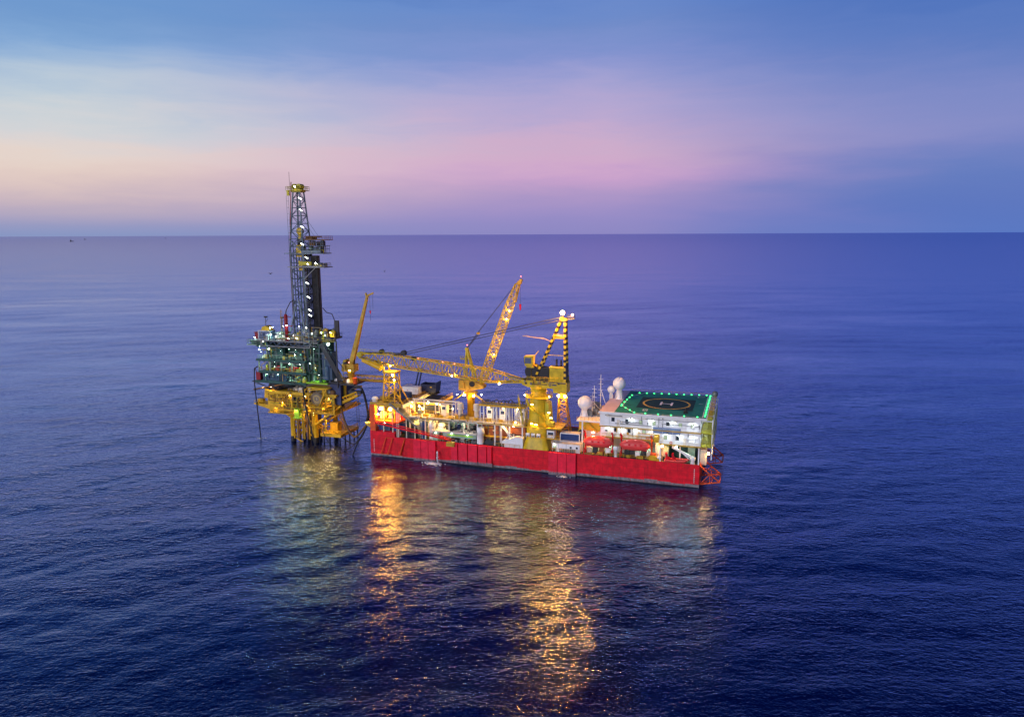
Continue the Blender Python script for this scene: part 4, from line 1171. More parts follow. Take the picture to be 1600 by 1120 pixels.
for u in (80.6, 84.6, 89.0):
    window(u, 3.2, 14.5, u == 89.0)
for u in (95.6, 98.9):
    window(u, .1, 14.3, u == 95.6)
for u in (86.4, 92.4, 98.4, 104.0):
    q.lamp((u - .9, -.55, 19.3), 'lamp_wall', .17, 'wall_lamp', (0, -.25, -1))
for u in (78.6, 82.6, 86.4, 91.6):
    q.lamp((u, 2.5, 15.7), 'lamp_wall', .17, 'wall_lamp', (0, -.25, -1))
for u in (95.9, 99.6, 103.3):
    q.lamp((u, -.6, 15.5), 'lamp_wall', .17, 'wall_lamp', (0, -.25, -1))
for u, w in ((94.2, .4), (105.0, .4), (105.0, 10), (105.0, 20), (105.0, 29.4), (99.5, 3.5), (96.0, 5)):
    q.part('pillar', 'white', MB().box(u - .18, u + .18, w - .18, w + .18, 5.7, 12.05))
q.part('recess_wall', 'teal', MB().box(94.0, 104.0, 7.0, 7.2, 5.75, 12.04))
q.part('recess_wall', 'cream', MB().box(92.6, 94.0, 2.2, 7.2, 5.75, 12.04).box(94.0, 95.2, 3.6, 7.0, 5.75, 12.04))
q.part('lifejacket_locker', 'pale_green', MB().box(95.3, 96.3, 2.6, 3.6, 5.8, 11.0).box(101.6, 103.6, 5, 6.9, 5.8, 10.4))
q.lamp((94.6, 1.6, 11.2), 'lamp_warm', .34, 'floodlight', (0, -1, -.2))
q.lamp((98.6, 2.0, 11.3), 'lamp_white', .22, 'lamp', (0, -1, -.6))
q.lamp((102.4, 2.6, 11.4), 'lamp_cool', .22, 'lamp', (0, -1, -.8))
q.part('ledge_rail', 'white', MB().rail([(93.8, -.3, 12.35), (105.4, -.3, 12.35)], 1.0, 1.3, .04))
q.part('ledge_rail', 'ochre', MB().rail([(76.6, 2.7, 12.35), (93.6, 2.7, 12.35)], 1.0, 1.3, .045))
q.part('eaves_pipe', 'white', MB().tube((76.5, -.02, 19.9), (105.2, -.02, 19.9), .08, n=6))
for u in (79.2, 83.0, 90.2, 97.2, 101.4, 104.7):
    q.part('downpipe', 'white', MB().tube((u, .02, 16.4), (u, .02, 20.1), .07, n=6))
for u in (94.7, 97.6, 101.9, 104.8):
    q.part('downpipe', 'white', MB().tube((u, .0, 12.4), (u, .0, 16.1), .07, n=6))
for u, w, z in ((81.9, .1, 16.4), (94.6, .07, 12.4), (101.0, .07, 12.4), (78.6, 3.15, 12.4), (87.2, 3.15, 12.4)):
    d_ = q.part('door', 'cream', MB().box(u - .45, u + .45, w - .05, w + .06, z, z + 2.0))
    q.part('door_handle', 'dark_steel', MB().box(u + .25, u + .35, w - .1, w - .045, z + .95, z + 1.1), parent=d_)
for u, w, z in ((97.2, -.42, 12.9), (82.5, 2.58, 12.9), (90.2, 2.58, 12.9)):
    rg_ = MB()
    for k in range(10):
        a, b = 2 * math.pi * k / 10, 2 * math.pi * (k + 1) / 10
        rg_.tube((u + .36 * math.cos(a), w, z + .36 * math.sin(a)), (u + .36 * math.cos(b), w, z + .36 * math.sin(b)), .08, n=5, caps=False)
    q.part('lifebuoy', 'orange', rg_)
greeble(q, ['white', 'cream', 'steel'], 77.0, 105.0, 16.5, 20.0, .15, 26, ('conduit', 'vent_box', 'cable_tray'))
greeble(q, ['white', 'cream', 'steel'], 94.2, 105.0, 12.5, 15.9, .12, 14, ('conduit', 'vent_box', 'cable_tray'))
greeble(q, ['cream', 'steel', 'ochre'], 77.0, 93.5, 12.5, 15.9, 3.2, 14, ('conduit', 'vent_box', 'cable_tray'))
# stair galleries on the end wall
for zz in (12.1, 16.1):
    q.part('gallery', 'yellow_green', MB().box(105.35, 108.6, .4, 29.6, zz, zz + .22).rail([(105.5, .5, zz + .22), (108.5, .5, zz + .22), (108.5, 29.5, zz + .22)], 1.1, 1.5, .055))
    for w in (6, 17):
        q.part('stairway', 'yellow_green', MB().stairs((107.6, w, zz + .2), (107.6, w + 6, zz + 4.1), .9, side='u'))
for w in (.6, 7.0, 14.5, 22, 29.4):
    q.part('gallery_post', 'white', MB().box(108.3, 108.55, w, w + .25, 8.5, 20.2).box(105.5, 108.4, w, w + .2, 19.6, 19.85))
for w in (3, 11.5, 19, 26):
    q.part('end_door', 'pale_green', MB().box(105.28, 105.36, w, w + 1.1, 16.4, 18.6).box(105.28, 105.36, w, w + 1.1, 12.4, 14.6))
for w in (1.4, 9, 16.5, 24):
    q.lamp((106.0, w, 19.0), 'lamp_wall', .14, 'wall_lamp', (.3, 0, -1)); q.lamp((106.0, w, 15.0), 'lamp_wall', .14, 'wall_lamp', (.3, 0, -1))
q.part('end_lobby', 'cream', MB().box(105.3, 107.0, 3.4, 7.4, 6.0, 10.6))
q.lamp((107.5, 3.2, 9.6), 'lamp_warm', .40, 'floodlight', (1, -.6, -.3))

# ------------------------------------------------------------------ helideck
hd = Thing('helideck', 'green helideck with white H in a yellow circle, ringed by green lamps', 'helideck', (93, 15, HZ))
DK = HZ + .35
hd.part('landing_surface', 'deck_green', MB().box(80.6, 106.6, -.3, 30.3, HZ, DK))
hd.part('white_apron', 'roof_lilac', MB().box(76.2, 80.6, -.3, 30.3, HZ - .01, DK - .01))
hd.part('edge_gutter', 'white', MB().box(76.1, 106.7, -.55, -.3, HZ - .1, DK + .06).box(106.6, 106.85, -.3, 30.3, HZ - .1, DK + .05))
hd.part('dark_square', 'deck_dark', MB().box(85.8, 102.3, 7.6, 22.4, DK + .004, DK + .008))
ring = MB(); n = 56
vs = []
for r in (6.6, 7.2):
    for z in (DK + .012, DK + .018):
        vs += [(94.0 + r * math.cos(2 * math.pi * i / n), 15 + r * .97 * math.sin(2 * math.pi * i / n), z) for i in range(n)]
ring.add(vs, [f for i in range(n) for j in ((i + 1) % n,) for f in ((n + i, 3 * n + i, 3 * n + j, n + j), (2 * n + i, 2 * n + j, 3 * n + j, 3 * n + i), (i, n + i, n + j, j))])
hd.part('aiming_circle', 'mark_yellow', ring)
hd.part('letter_h', 'mark_white', MB().box(92.1, 92.7, 12.9, 17.1, DK + .012, DK + .018).box(95.3, 95.9, 12.9, 17.1, DK + .012, DK + .018).box(92.7, 95.3, 14.7, 15.3, DK + .012, DK + .018))
line = [(86.2, 1.0), (81.6, 8.6), (81.6, 21.6), (86.0, 29.0), (105.6, 29.0), (105.6, 1.0)]
lm = MB()
for (a, b), (c, d) in zip(line, line[1:] + line[:1]):
    v = Vector((c - a, d - b, 0)).normalized(); nn = Vector((-v.y, v.x, 0)) * .14
    A_, B_ = Vector((a, b, DK + .006)), Vector((c, d, DK + .006))
    lm.add([A_ - nn, B_ - nn, B_ + nn, A_ + nn], [(0, 1, 2, 3)])
hd.part('perimeter_line', 'mark_white', lm)
# weight and size marks: 9 and D-value bars by the edge
hd.part('weight_mark', 'mark_white', MB().box(88.2, 88.45, 4.0, 6.2, DK + .005, DK + .01).box(88.45, 89.6, 4.0, 4.25, DK + .005, DK + .01).box(88.45, 89.6, 5.95, 6.2, DK + .005, DK + .01).box(89.35, 89.6, 4.25, 5.95, DK + .005, DK + .01).box(88.8, 88.95, 4.25, 5.95, DK + .005, DK + .01))
hd.part('edge_mark', 'mark_white', MB().box(103.0, 104.6, 27.2, 27.45, DK + .005, DK + .01).box(103.4, 104.7, 17.6, 17.85, DK + .005, DK + .01).box(102.4, 102.9, 26.4, 27.4, DK + .005, DK + .01))
def deck_light(u, w):
    mm = MB().gem((u, w, DK + .2), .25, (1, 1, .7)).mat(1).lathe((u, w, DK), [(.25, 0), (.2, .12)], 8)
    hd.part('perimeter_light', ['lamp_green', 'dark_steel'], mm)
def light_row(a, b, n, ends=True):
    for i in range(n):
        t = i / (n - 1)
        deck_light(a[0] + (b[0] - a[0]) * t, a[1] + (b[1] - a[1]) * t)
light_row((82.2, 23.2), (81.2, 9.6), 5)
light_row((81.4, 7.8), (86.4, .6), 4)
light_row((89.6, .4), (104.2, .4), 5)
light_row((84.0, 27.2), (105.0, 29.8), 10)
light_row((106.2, 1.6), (106.2, 29.2), 15)
hd.part('foam_monitor', 'black', MB().box(100.0, 101.2, 4.2, 5.4, DK, DK + .6).lathe((100.6, 4.8, DK + .6), [(.4, 0), (.3, .6), (.15, 1.0)], 10).beam((100.6, 4.8, DK + 1.2), (101.6, 4.2, DK + 1.6), .25))
hd.part('foam_monitor', 'steel', MB().lathe((107.6, 29.3, DK - .1), [(.5, 0), (.9, .6), (.9, 1.5), (.4, 1.9)], 12))
net = MB()
for i in range(27):
    u = 80.8 + i
    net.tube((u, 30.3, DK), (u, 31.7, DK + .25), .05, n=4)
net.tube((80.8, 31.7, DK + .25), (106.8, 31.7, DK + .25), .05, n=4)
for i in range(30):
    net.tube((106.8, i, DK), (108.2, i, DK + .25), .05, n=4)
net.tube((108.2, 0, DK + .25), (108.2, 30, DK + .25), .05, n=4)
hd.part('safety_net', 'ochre', net)

# ------------------------------------------------------------------ lifeboats in davits
def lifeboat(u, label):
    t = Thing('lifeboat', label, 'lifeboat', (u, 1.2, 9.3), 'enclosed orange lifeboats')
    m = MB()
    secs = []
    NS, NR = 17, 14
    for k in range(NS):
        x = -1 + 2 * k / (NS - 1)
        taper = max(.02, 1 - abs(x) ** 4)
        hw, zb, zt = 1.6 * taper ** .5, 9.3 + .6 * abs(x) ** 3, 12.45 - .4 * abs(x) ** 2.6 + .2 * (max(0, 1 - abs(x) * 1.6))
        zm = 10.6 + .1 * abs(x) ** 2
        row = []
        for i in range(NR):
            a = 2 * math.pi * i / NR
            c, s_ = math.cos(a), math.sin(a)
            row.append((u + x * 4.5, 1.2 + hw * (abs(c) ** .75) * (1 if c > 0 else -1), zm + (s_ * (zt - zm) * (taper ** .5) if s_ > 0 else s_ * (zm - zb) * (taper ** .5))))
        secs.append(row)
    m.add([p for r in secs for p in r], [(k * NR + i, k * NR + (i + 1) % NR, (k + 1) * NR + (i + 1) % NR, (k + 1) * NR + i) for k in range(NS - 1) for i in range(NR)], True)
    t.part('hull', 'boat_orange', m)
    t.part('gunwale', 'red', MB().path([(u + 4.5 * x, 1.2 - 1.62 * max(.02, 1 - abs(x) ** 3.2) ** .5 - .02, 10.57 + .1 * x * x) for x in [-.97 + .121 * i for i in range(17)]], .07))
    t.part('conning_dome', 'boat_orange', MB().lathe((u - 2.4, 1.2, 11.5), [(.75, 0), (.75, .5), (.5, .7)], 12))
    for x in (-1.4, .4, 2.0):
        t.part('hatch', 'red', MB().box(u + x - .3, u + x + .3, -.36, .0, 11.0, 11.5))
    t.part('keel', 'red', MB().box(u - 3.6, u + 3.6, 1.1, 1.3, 9.3, 9.6))
    t.part('propeller', 'steel', MB().lathe((u + 3.8, 1.2, 9.7), [(.35, 0), (.35, .12)], 10, 'u'))
    return t
lifeboat(75.8, 'orange enclosed lifeboat hanging nearest the blue container')
lifeboat(86.7, 'orange enclosed lifeboat hanging in front of the white living quarters')
def davit(u, label, mat):
    m = MB()
    m.path([(u, 2.9, DECK - .2), (u, 2.9, 11.6), (u, 2.3, 13.2), (u, 1.2, 13.9)], .26, 8)
    m.beam((u, 2.9, 8.0), (u, .6, 8.6), .3); m.beam((u, .6, DECK - .2), (u, .6, 8.9), .25)
    m.tube((u, 1.2, 13.9), (u, 1.2, 12.0), .06, n=5)
    m.lathe((u - .25, 1.2, 13.8), [(.35, 0), (.35, .5)], 10, 'u')
    solo('lifeboat_davit', label, 'davit', mat, m, (u, 2.4, DECK), 'curved lifeboat davits')
davit(71.6, 'curved davit at the crane end of the first lifeboat', 'red')
davit(79.9, 'curved red davit in the gap, nearer the blue container lifeboat', 'red')
davit(82.5, 'curved red davit in the gap, nearer the quarters lifeboat', 'red')
davit(91.4, 'bright orange davit beside the yellow box on the quarters', 'orange')
m = MB().lathe((81.2, 1.0, DECK - .2), [(.5, 0), (.5, 2.2), (.9, 2.3), (.9, 3.0), (.5, 3.2)], 12)
solo('davit_winch_post', 'white winch post between the two lifeboats', 'winch', 'white', m, (81.2, 1.0, DECK))
ld = Thing('embarkation_gear', 'row of dark grilles and lit lockers below the lifeboats', 'machinery', (82, 4, DECK))
for u, mt in ((72.6, 'cream'), (74.4, 'dark_steel'), (76.4, 'rust_brown'), (78.3, 'white'), (84.0, 'dark_steel'), (85.6, 'dark_steel'), (87.2, 'white'), (89.0, 'dark_steel'), (90.6, 'cream')):
    ld.part('locker', mt, MB().box(u - .7, u + .7, 3.4, 4.6, DECK - .25, DECK + RNG.uniform(1.2, 2.2)))
m = MB()
for i in range(14):
    u = 83.2 + i * .3
    m.box(u, u + .12, 5.9, 6.15, DECK, 9.6)
ld.part('grille', 'black', m)
for u in (74.2, 78.4, 85.4, 89.6):
    ld.lamp((u, 5.7, 9.2), 'lamp_cool', .2, 'lamp', (0, -1, -.3))
m = MB()
for i in range(20):
    u = 72 + RNG.random() * 20
    d = RNG.uniform(.3, .8)
    m.cbox((u, 1.0 + RNG.random() * 1.6, DECK - .25 + d / 2), (d * 1.3, d, d))
ld.part('deck_fitting', 'ochre', m)

# rescue boat and its white crane arm
rb = Thing('rescue_boat', 'pinkish-red open rescue boat with two seats on the lower stern deck', 'boat', (99, 1.0, 6.6))
m = MB()
NS, NR = 13, 10
rows = []
for k in range(NS):
    x = -1 + 2 * k / (NS - 1)
    taper = max(.03, 1 - max(0, x) ** 2.5)
    for i in range(NR):
        a = math.pi * i / (NR - 1)
        rows.append((98.9 + x * 3.3, .9 - math.cos(a) * 1.15 * taper ** .7, 7.5 + .35 * max(0, x) ** 2 - math.sin(a) * .9 * taper ** .4))
m.add(rows, [(k * NR + i, k * NR + i + 1, (k + 1) * NR + i + 1, (k + 1) * NR + i) for k in range(NS - 1) for i in range(NR - 1)], True)
rb.part('hull', 'boat_orange', m)
rb.part('tube', 'boat_orange', MB().path([(95.6, -.2, 7.5), (99.5, -.25, 7.55), (101.3, .0, 7.7), (102.2, .9, 7.9), (101.3, 1.8, 7.7), (99.5, 2.05, 7.55), (95.6, 2.0, 7.5), (95.6, -.2, 7.5)], .28, 8))
for u in (96.4, 98.2):
    rb.part('seat', 'red', MB().box(u - .5, u + .5, .3, 1.5, 7.2, 8.2).prism([(u - .6, 8.2), (u - .1, 8.2), (u - .3, 9.5), (u - .8, 9.4)], .2, 1.6))
rb.part('engine', 'black', MB().box(94.9, 95.4, .5, 1.3, 7.0, 8.3))
rb.part('cradle', 'ochre', MB().box(96.2, 96.5, 0, 2, 5.78, 6.9).box(100.6, 100.9, 0, 2, 5.78, 6.9))
rd = Thing('rescue_crane', 'pale blue-white slewing arm over the rescue boat', 'davit', (103.2, 2.0, 5.8))
rd.part('post', 'white', MB().lathe((103.3, 1.6, 5.75), [(.8, 0), (.7, .6), (.55, 1.8), (.75, 2.0), (.75, 2.8), (.4, 3.1)], 14))
rd.part('arm', 'white', MB().beam((103.4, 1.6, 8.4), (97.4, 1.6, 11.2), .5, .6).beam((102.6, 1.6, 7.6), (100.4, 1.6, 9.6), .25))
gs = Thing('orange_liferaft_cradle', 'orange and yellow life-raft cradle at the step in the side', 'cradle', (93.5, 1, 5.8))
gs.part('cradle', 'yellow', MB().prism([(91.2, DECK - .1), (93.2, DECK - .1), (94.6, 5.8), (94.6, 6.6), (92.6, 8.4), (91.2, 8.4)], .4, 1.6))
gs.part('canister', 'orange', MB().lathe((91.6, 1.0, 8.6), [(.3, 0), (.5, .1), (.5, 1.2), (.3, 1.3)], 12, 'u'))
gs.part('canister', 'white', MB().lathe((93.3, .9, 7.9), [(.3, 0), (.45, .1), (.45, 1.1), (.3, 1.2)], 12, 'u'))

# ------------------------------------------------------------------ radomes and masts
def radome(u, w, z0, zc, r, label):
    t = Thing('radome', label, 'radome', (u, w, z0), 'white satellite radomes')
    t.part('dome', 'radome_white', MB().ball((u, w, zc), r, 28, 16))
    t.part('seam', 'white', MB().lathe((u, w, zc - .06), [(r * 1.006, 0), (r * 1.006, .12)], 28))
    pm = MB().lathe((u, w, z0), [(r * .5, 0), (r * .35, .4), (r * .35, zc - r * .92 - z0), (r * .55, zc - r * .86 - z0)], 14)
    for i in range(4):
        a = math.pi / 4 + i * math.pi / 2
        pm.beam((u + r * .8 * math.cos(a), w + r * .8 * math.sin(a), z0), (u + r * .4 * math.cos(a), w + r * .4 * math.sin(a), zc - r * .85), .14)
    t.part('pedestal', 'white', pm)
radome(69.9, 9.0, 16.5, 20.7, 2.15, 'large white radome on the yellow deck beside the blue container')
radome(79.0, 17.5, DK, 25.6, 2.0, 'large white radome highest of the three, at the apron edge')
radome(76.4, 18.0, 16.5, 23.4, 1.2, 'smallest white radome between the mast and the highest one')
def mast(u, w, z0, z1, label, stays):
    t = Thing('aerial_mast', label, 'mast', (u, w, z0))
    t.part('pole', 'white', MB().tube((u, w, z0), (u, w, z1), .16, .07, n=7))
    m = MB()
    for dz in (.45, .6, .75, .88):
        z = z0 + (z1 - z0) * dz
        m.tube((u - .7, w, z), (u + .7, w, z), .05, n=4)
    for a in stays:
        m.tube((u, w, z0 + (z1 - z0) * .62), (u + a, w, z0), .09, n=5)
    t.part('crosstree', 'white', m)
mast(73.6, 15.0, 16.5, 28.6, 'tall white aerial mast between the radomes', (2.6,))
mast(71.2, 14.0, 16.5, 22.4, 'short white mast with long slanting stay beside the largest radome', (3.6,))
mast(72.2, 12.0, 16.5, 25.6, 'thin whip aerial between short mast and tall mast', ())
def clutter(t, name, mats, u0, u1, w0, w1, z, n, hmax, pipes=0):
    for i in range(n):
        u, w = RNG.uniform(u0, u1), RNG.uniform(w0, w1)
        d = (RNG.uniform(.6, 2.2), RNG.uniform(.6, 2.0), RNG.uniform(.5, hmax))
        mm = MB()
        if i % 3 == 0:
            mm.lathe((u, w, z), [(d[0] * .45, 0), (d[0] * .45, d[2] * .8), (d[0] * .25, d[2])], 10)
        elif i % 3 == 1:
            mm.cbox((u, w, z + d[2] / 2), d); mm.cbox((u + .1, w, z + d[2] + .12), (d[0] * .5, d[1] * .6, .24))
        else:
            mm.lathe((u - d[0] / 2, w, z + d[2] * .6), [(d[2] * .3, 0), (d[2] * .4, .1), (d[2] * .4, d[0]), (d[2] * .2, d[0] + .2)], 10, 'u'); mm.cbox((u, w, z + d[2] * .15), (d[0], d[1] * .8, d[2] * .3))
        t.part(name, mats[i % len(mats)], mm)
    for i in range(pipes):
        u = RNG.uniform(u0, u1 - 3); w = RNG.uniform(w0, w1); h = RNG.uniform(.6, hmax); l = RNG.uniform(2, 5)
        t.part('pipe_run', mats[(i + 1) % len(mats)], MB().path([(u, w, z), (u, w, z + h), (u + l, w, z + h), (u + l, w, z)], .11))
# ================================================================== the drilling platform
jk = Thing('platform_jacket', 'yellow steel jacket standing in the water under the drilling platform', 'jacket', (-30, 12.5, 0))
LEGS = [(-35.0, 7.4), (-26.0, 7.9), (-35.0, 18.4), (-24.6, 18.4)]
for u, w in LEGS:
    lg = jk.part('leg', 'yellow', MB().lathe((u, w, 1.8), [(.85, 0), (.85, 9.8), (1.2, 10.0), (1.2, 10.6)], 18))
    jk.part('splash_zone', 'black', MB().lathe((u, w, -4), [(.93, 0), (.93, 5.6), (.86, 5.85)], 18), parent=lg)
for z in (4.6, 7.4):
    for a, b in ((0, 1), (2, 3), (0, 2), (1, 3)):
        jk.part('brace', 'ochre', MB().tube((*LEGS[a], z), (*LEGS[b], z), .26, n=8))
for a, b, z0, z1 in ((0, 1, 1.5, -3), (0, 2, -3, 7), (1, 3, 7, -3), (2, 3, 7, -3), (1, 0, 12, 7.4)):
    jk.part('brace', 'yellow', MB().tube((*LEGS[a], z0), (*LEGS[b], z1), .24, n=8))
for i in range(14):
    u, w = -33.2 + (i % 5) * 1.5 + RNG.uniform(-.2, .2), 9.2 + (i // 5) * 3.0 + RNG.uniform(-.4, .4)
    cd = jk.part('conductor', 'ochre' if i % 3 else 'wood', MB().tube((u, w, 1.6), (u, w, 12.5), .32, n=9))
    jk.part('splash_zone', 'black', MB().tube((u, w, -4), (u, w, 1.62), .36, n=9), parent=cd)
for a, b, z0, z1 in ((0, 1, 1.2, 7.2), (1, 0, 1.2, 7.2), (0, 2, 1.2, 7.2), (1, 3, 7.2, 1.2), (2, 3, 1.2, 7.2)):
    jk.part('brace', 'yellow', MB().tube((*LEGS[a], z0), (*LEGS[b], z1), .2, n=8))
for i in range(8):
    u = -34 + i * 1.05
    jk.part('caisson', ['yellow', 'ochre', 'wood'][i % 3], MB().tube((u, 6.6 + (i % 2) * .5, 1.2), (u, 6.6 + (i % 2) * .5, 12), .2 + .05 * (i % 3), n=8))
for p in ((-33, 6.0, 10.8), (-28.5, 6.0, 10.8), (-23.0, 7.2, 10.6), (-20.0, 9.4, 8.0)):
    jk.lamp(p, 'lamp_gold', .17, 'lamp', (0, -.4, -1))
# boat landing
jk.part('boat_landing', 'yellow', MB().box(-24.4, -16.6, 8.6, 20.5, 3.0, 3.3).box(-24.6, -16.4, 8.4, 8.7, 2.2, 3.35).box(-16.7, -16.4, 8.7, 20.5, 2.2, 3.35))
jk.part('landing_rail', 'yellow', MB().rail([(-24.4, 8.6, 3.3), (-16.6, 8.6, 3.3), (-16.6, 20.4, 3.3)], 1.3, 1.0, .09))
for u in (-23.4, -21, -19, -17.0):
    jk.part('landing_pile', 'black', MB().tube((u, 8.7, -3), (u, 8.7, 2.3), .24, n=8))
for w in (11.5, 14.5, 17.5, 20):
    jk.part('landing_pile', 'black', MB().tube((-16.6, w, -3), (-16.6, w, 2.3), .24, n=8))
jk.part('landing_stair', 'yellow', MB().stairs((-18.6, 16, 3.3), (-23.6, 16, 11.6), 1.3).box(-23.2, -20.2, 12.5, 15.5, 3.3, 6.3))
for a, b in (((-25.2, 6.2, 6.6), (-14.5, 6.2, 14.2)), ((-25.2, 13.0, 6.0), (-12.5, 13.0, 14.2)), ((-22, 8, 4), (-22, 8, 11.4)), ((-35, 7.4, 8.2), (-38.5, 6.2, 11.0))):
    jk.part('strut', 'yellow', MB().tube(a, b, .36, n=9))

cel = Thing('cellar_deck', 'yellow cellar deck with box tanks and railings above the jacket', 'deck', (-31, 12, 11))
cel.part('floor', 'yellow', MB().box(-38.5, -16.0, 4.8, 22, 11.2, 11.9))
cel.part('lower_tray', 'ochre', MB().box(-42.6, -30.4, 4.0, 8.5, 10.3, 10.6).rail([(-42.4, 4.1, 10.6), (-31, 4.1, 10.6)], .9, 1.2))
cel.part('box_tank', 'yellow', MB().box(-43.6, -38.0, 5.6, 11.5, 12.6, 17.6).box(-42.8, -38.3, 5.2, 8.0, 10.6, 12.6).prism([(-45.6, 15.0), (-43.6, 15.0), (-43.6, 18.2), (-45.2, 18.6)], 6.4, 11.0))
cel.part('side_platform', 'yellow', MB().prism([(-50.0, 12.6), (-43.6, 11.2), (-42.4, 11.0), (-42.4, 12.6), (-49.8, 13.0)], 6.0, 10.5).rail([(-49.8, 6.1, 13.0), (-43.6, 6.1, 12.9)], 1.0, 1.2).box(-49.4, -47.2, 7.5, 9.0, 13.0, 14.2))
cel.part('upper_floor', 'yellow', MB().box(-43.8, -15.4, 5.0, 22.5, 17.6, 18.1).box(-43.8, -15.4, 4.7, 5.0, 17.3, 18.3))
for u in (-37.4, -33.5, -29.2, -25.0, -21.2, -16.6):
    cel.part('post', 'yellow', MB().box(u - .28, u + .28, 5.0, 5.56, 11.9, 17.6))
for u0, u1 in ((-37.4, -33.5), (-29.2, -25.0), (-21.2, -16.6)):
    cel.part('cross_brace', 'yellow', MB().beam((u0, 5.3, 12), (u1, 5.3, 17.4), .28))
cel.part('guard_rail', 'yellow', MB().rail([(-38.0, 4.9, 11.9), (-16.2, 4.9, 11.9), (-16.2, 21, 11.9)], 1.1, 1.3, .06))
cel.part('mid_beam', 'yellow', MB().box(-38, -16, 5.1, 5.5, 14.6, 14.95))
cel.part('back_wall', 'dark_steel', MB().box(-38, -17, 12.5, 12.7, 11.9, 17.6))
for i in range(9):
    u = -36.6 + i * 1.8
    d = (RNG.uniform(.8, 1.5), RNG.uniform(1, 2.4), RNG.uniform(1.0, 2.4))
    cel.part('skid', ['yellow', 'yellow_green', 'steel', 'ochre', 'lime'][i % 5], MB().cbox((u, 7.4 + RNG.uniform(-.6, .8), 11.9 + d[2] / 2), d))
cel.part('pipework', 'ochre', MB().path([(-38, 6, 13.4), (-30, 6, 13.4), (-30, 6, 16), (-22, 6, 16)], .2).path([(-36, 8, 16.4), (-18, 8, 16.4)], .22).path([(-33, 5.6, 12), (-33, 5.6, 16.8), (-27, 5.6, 16.8)], .14))
cel.part('lamp_hut', 'lime', MB().box(-31.6, -29.6, 3.6, 5.0, 9.6, 12.6).box(-32, -29.2, 3.3, 5.0, 9.3, 9.6))
cel.part('bracket', 'yellow', MB().beam((-25, 4.6, 13.5), (-31, 4.2, 9.2), .3))
for p, mt, r in (((-34.6, 5.4, 17.0), 'lamp_white', .26), ((-30.6, 3.4, 12.4), 'lamp_white', .28), ((-23.0, 5.0, 17.0), 'lamp_gold', .24), ((-27.2, 5.8, 14.2), 'lamp_gold', .2), ((-40, 4.8, 12.2), 'lamp_gold', .2), ((-18.6, 5.4, 17.0), 'lamp_gold', .26), ((-45.5, 5.6, 19.2), 'lamp_white', .2), ((-33, 9, 10.4), 'lamp_gold', .2), ((-21, 8.4, 8.4), 'lamp_gold', .2)):
    cel.lamp(p, mt, r * .8, 'lamp', (0, -.5, -1))

clutter(cel, 'valve_skid', ['ochre', 'yellow', 'steel', 'wood', 'dark_steel'], -37, -17, 5.8, 8.5, 11.9, 16, 2.0, 10)
clutter(cel, 'deck_gear', ['ochre', 'steel', 'dark_steel', 'wood', 'yellow', 'cream'], -37, -16.5, 5.6, 9, 18.1, 22, 1.9, 8)
for i in range(14):
    u, w = RNG.uniform(-43, -17), RNG.uniform(5.2, 7)
    cel.part('pipe_run', ['ochre', 'wood', 'steel', 'yellow'][i % 4], MB().path([(u, w, RNG.uniform(11, 13)), (u + RNG.uniform(-1.5, 1.5), w, RNG.uniform(15, 18)), (u + RNG.uniform(1, 5), w, RNG.uniform(16, 20))], .14))
# hose reel and its frame
hr = Thing('hose_reel', 'pale cable reel inside a yellow frame on the cellar deck', 'reel', (-22, 4, 18))
hr.part('drum', 'rope', MB().lathe((-22.6, 4.2, 16.6), [(2.4, 0), (2.4, .2), (1.4, .25), (1.4, 2.4), (2.4, 2.45), (2.4, 2.7)], 22, 'w'))
for r_ in (.6, 1.2, 1.8, 2.2):
    mm = MB()
    for k in range(16):
        a, b = 2 * math.pi * k / 16, 2 * math.pi * (k + 1) / 16
        mm.tube((-22.6 + r_ * math.cos(a), 4.15, 16.6 + r_ * math.sin(a)), (-22.6 + r_ * math.cos(b), 4.15, 16.6 + r_ * math.sin(b)), .1, n=5, caps=False)
    hr.part('cable_coil', 'wood' if r_ != 1.2 else 'yellow', mm)
hr.part('frame', 'yellow', MB().beam((-25.6, 3.9, 14), (-25.6, 3.9, 19.6), .3).beam((-25.6, 3.9, 19.6), (-18.6, 3.9, 20.4), .4).beam((-18.6, 3.9, 20.4), (-21.6, 3.9, 14), .35).beam((-18.6, 3.9, 20.4), (-18.6, 3.9, 15), .25).box(-26, -17.6, 3.6, 8, 20.3, 20.6).box(-26, -18, 3.4, 7.2, 13.7, 14.0))
hr.part('guard', 'yellow', MB().rail([(-26, 3.5, 14), (-18, 3.5, 14)], 1.1, 1.2, .06))
# arm reaching towards the barge
ar = Thing('hose_gantry', 'yellow cantilever arm reaching out toward the red barge', 'boom', (-18, 8, 12))
ar.part('arm', 'yellow', MB().lattice((-20, 8, 13.5), (-8.6, 8, 18.6), (3.0, 2.2), (1.8, 1.4), .28, .14, 6).beam((-20, 6.6, 13.0), (-8.6, 7.2, 18.2), .7, .5))
ar.part('saddle', 'dark_steel', MB().path([(-12.4, 8, 19.0), (-10.4, 8, 20.4), (-8.2, 8, 20.9), (-6.9, 8, 20.2)], .42, 8).box(-11.8, -7.2, 7.2, 8.8, 18.6, 19.6))
ar.part('lamp_column', 'yellow', MB().box(-14.2, -13.4, 7.8, 8.6, 17.0, 23.0))
ar.lamp((-14.8, 7.4, 21.0), 'lamp_white', .18, 'lamp'); ar.lamp((-14.9, 7.4, 18.4), 'lamp_warm', .18, 'lamp')

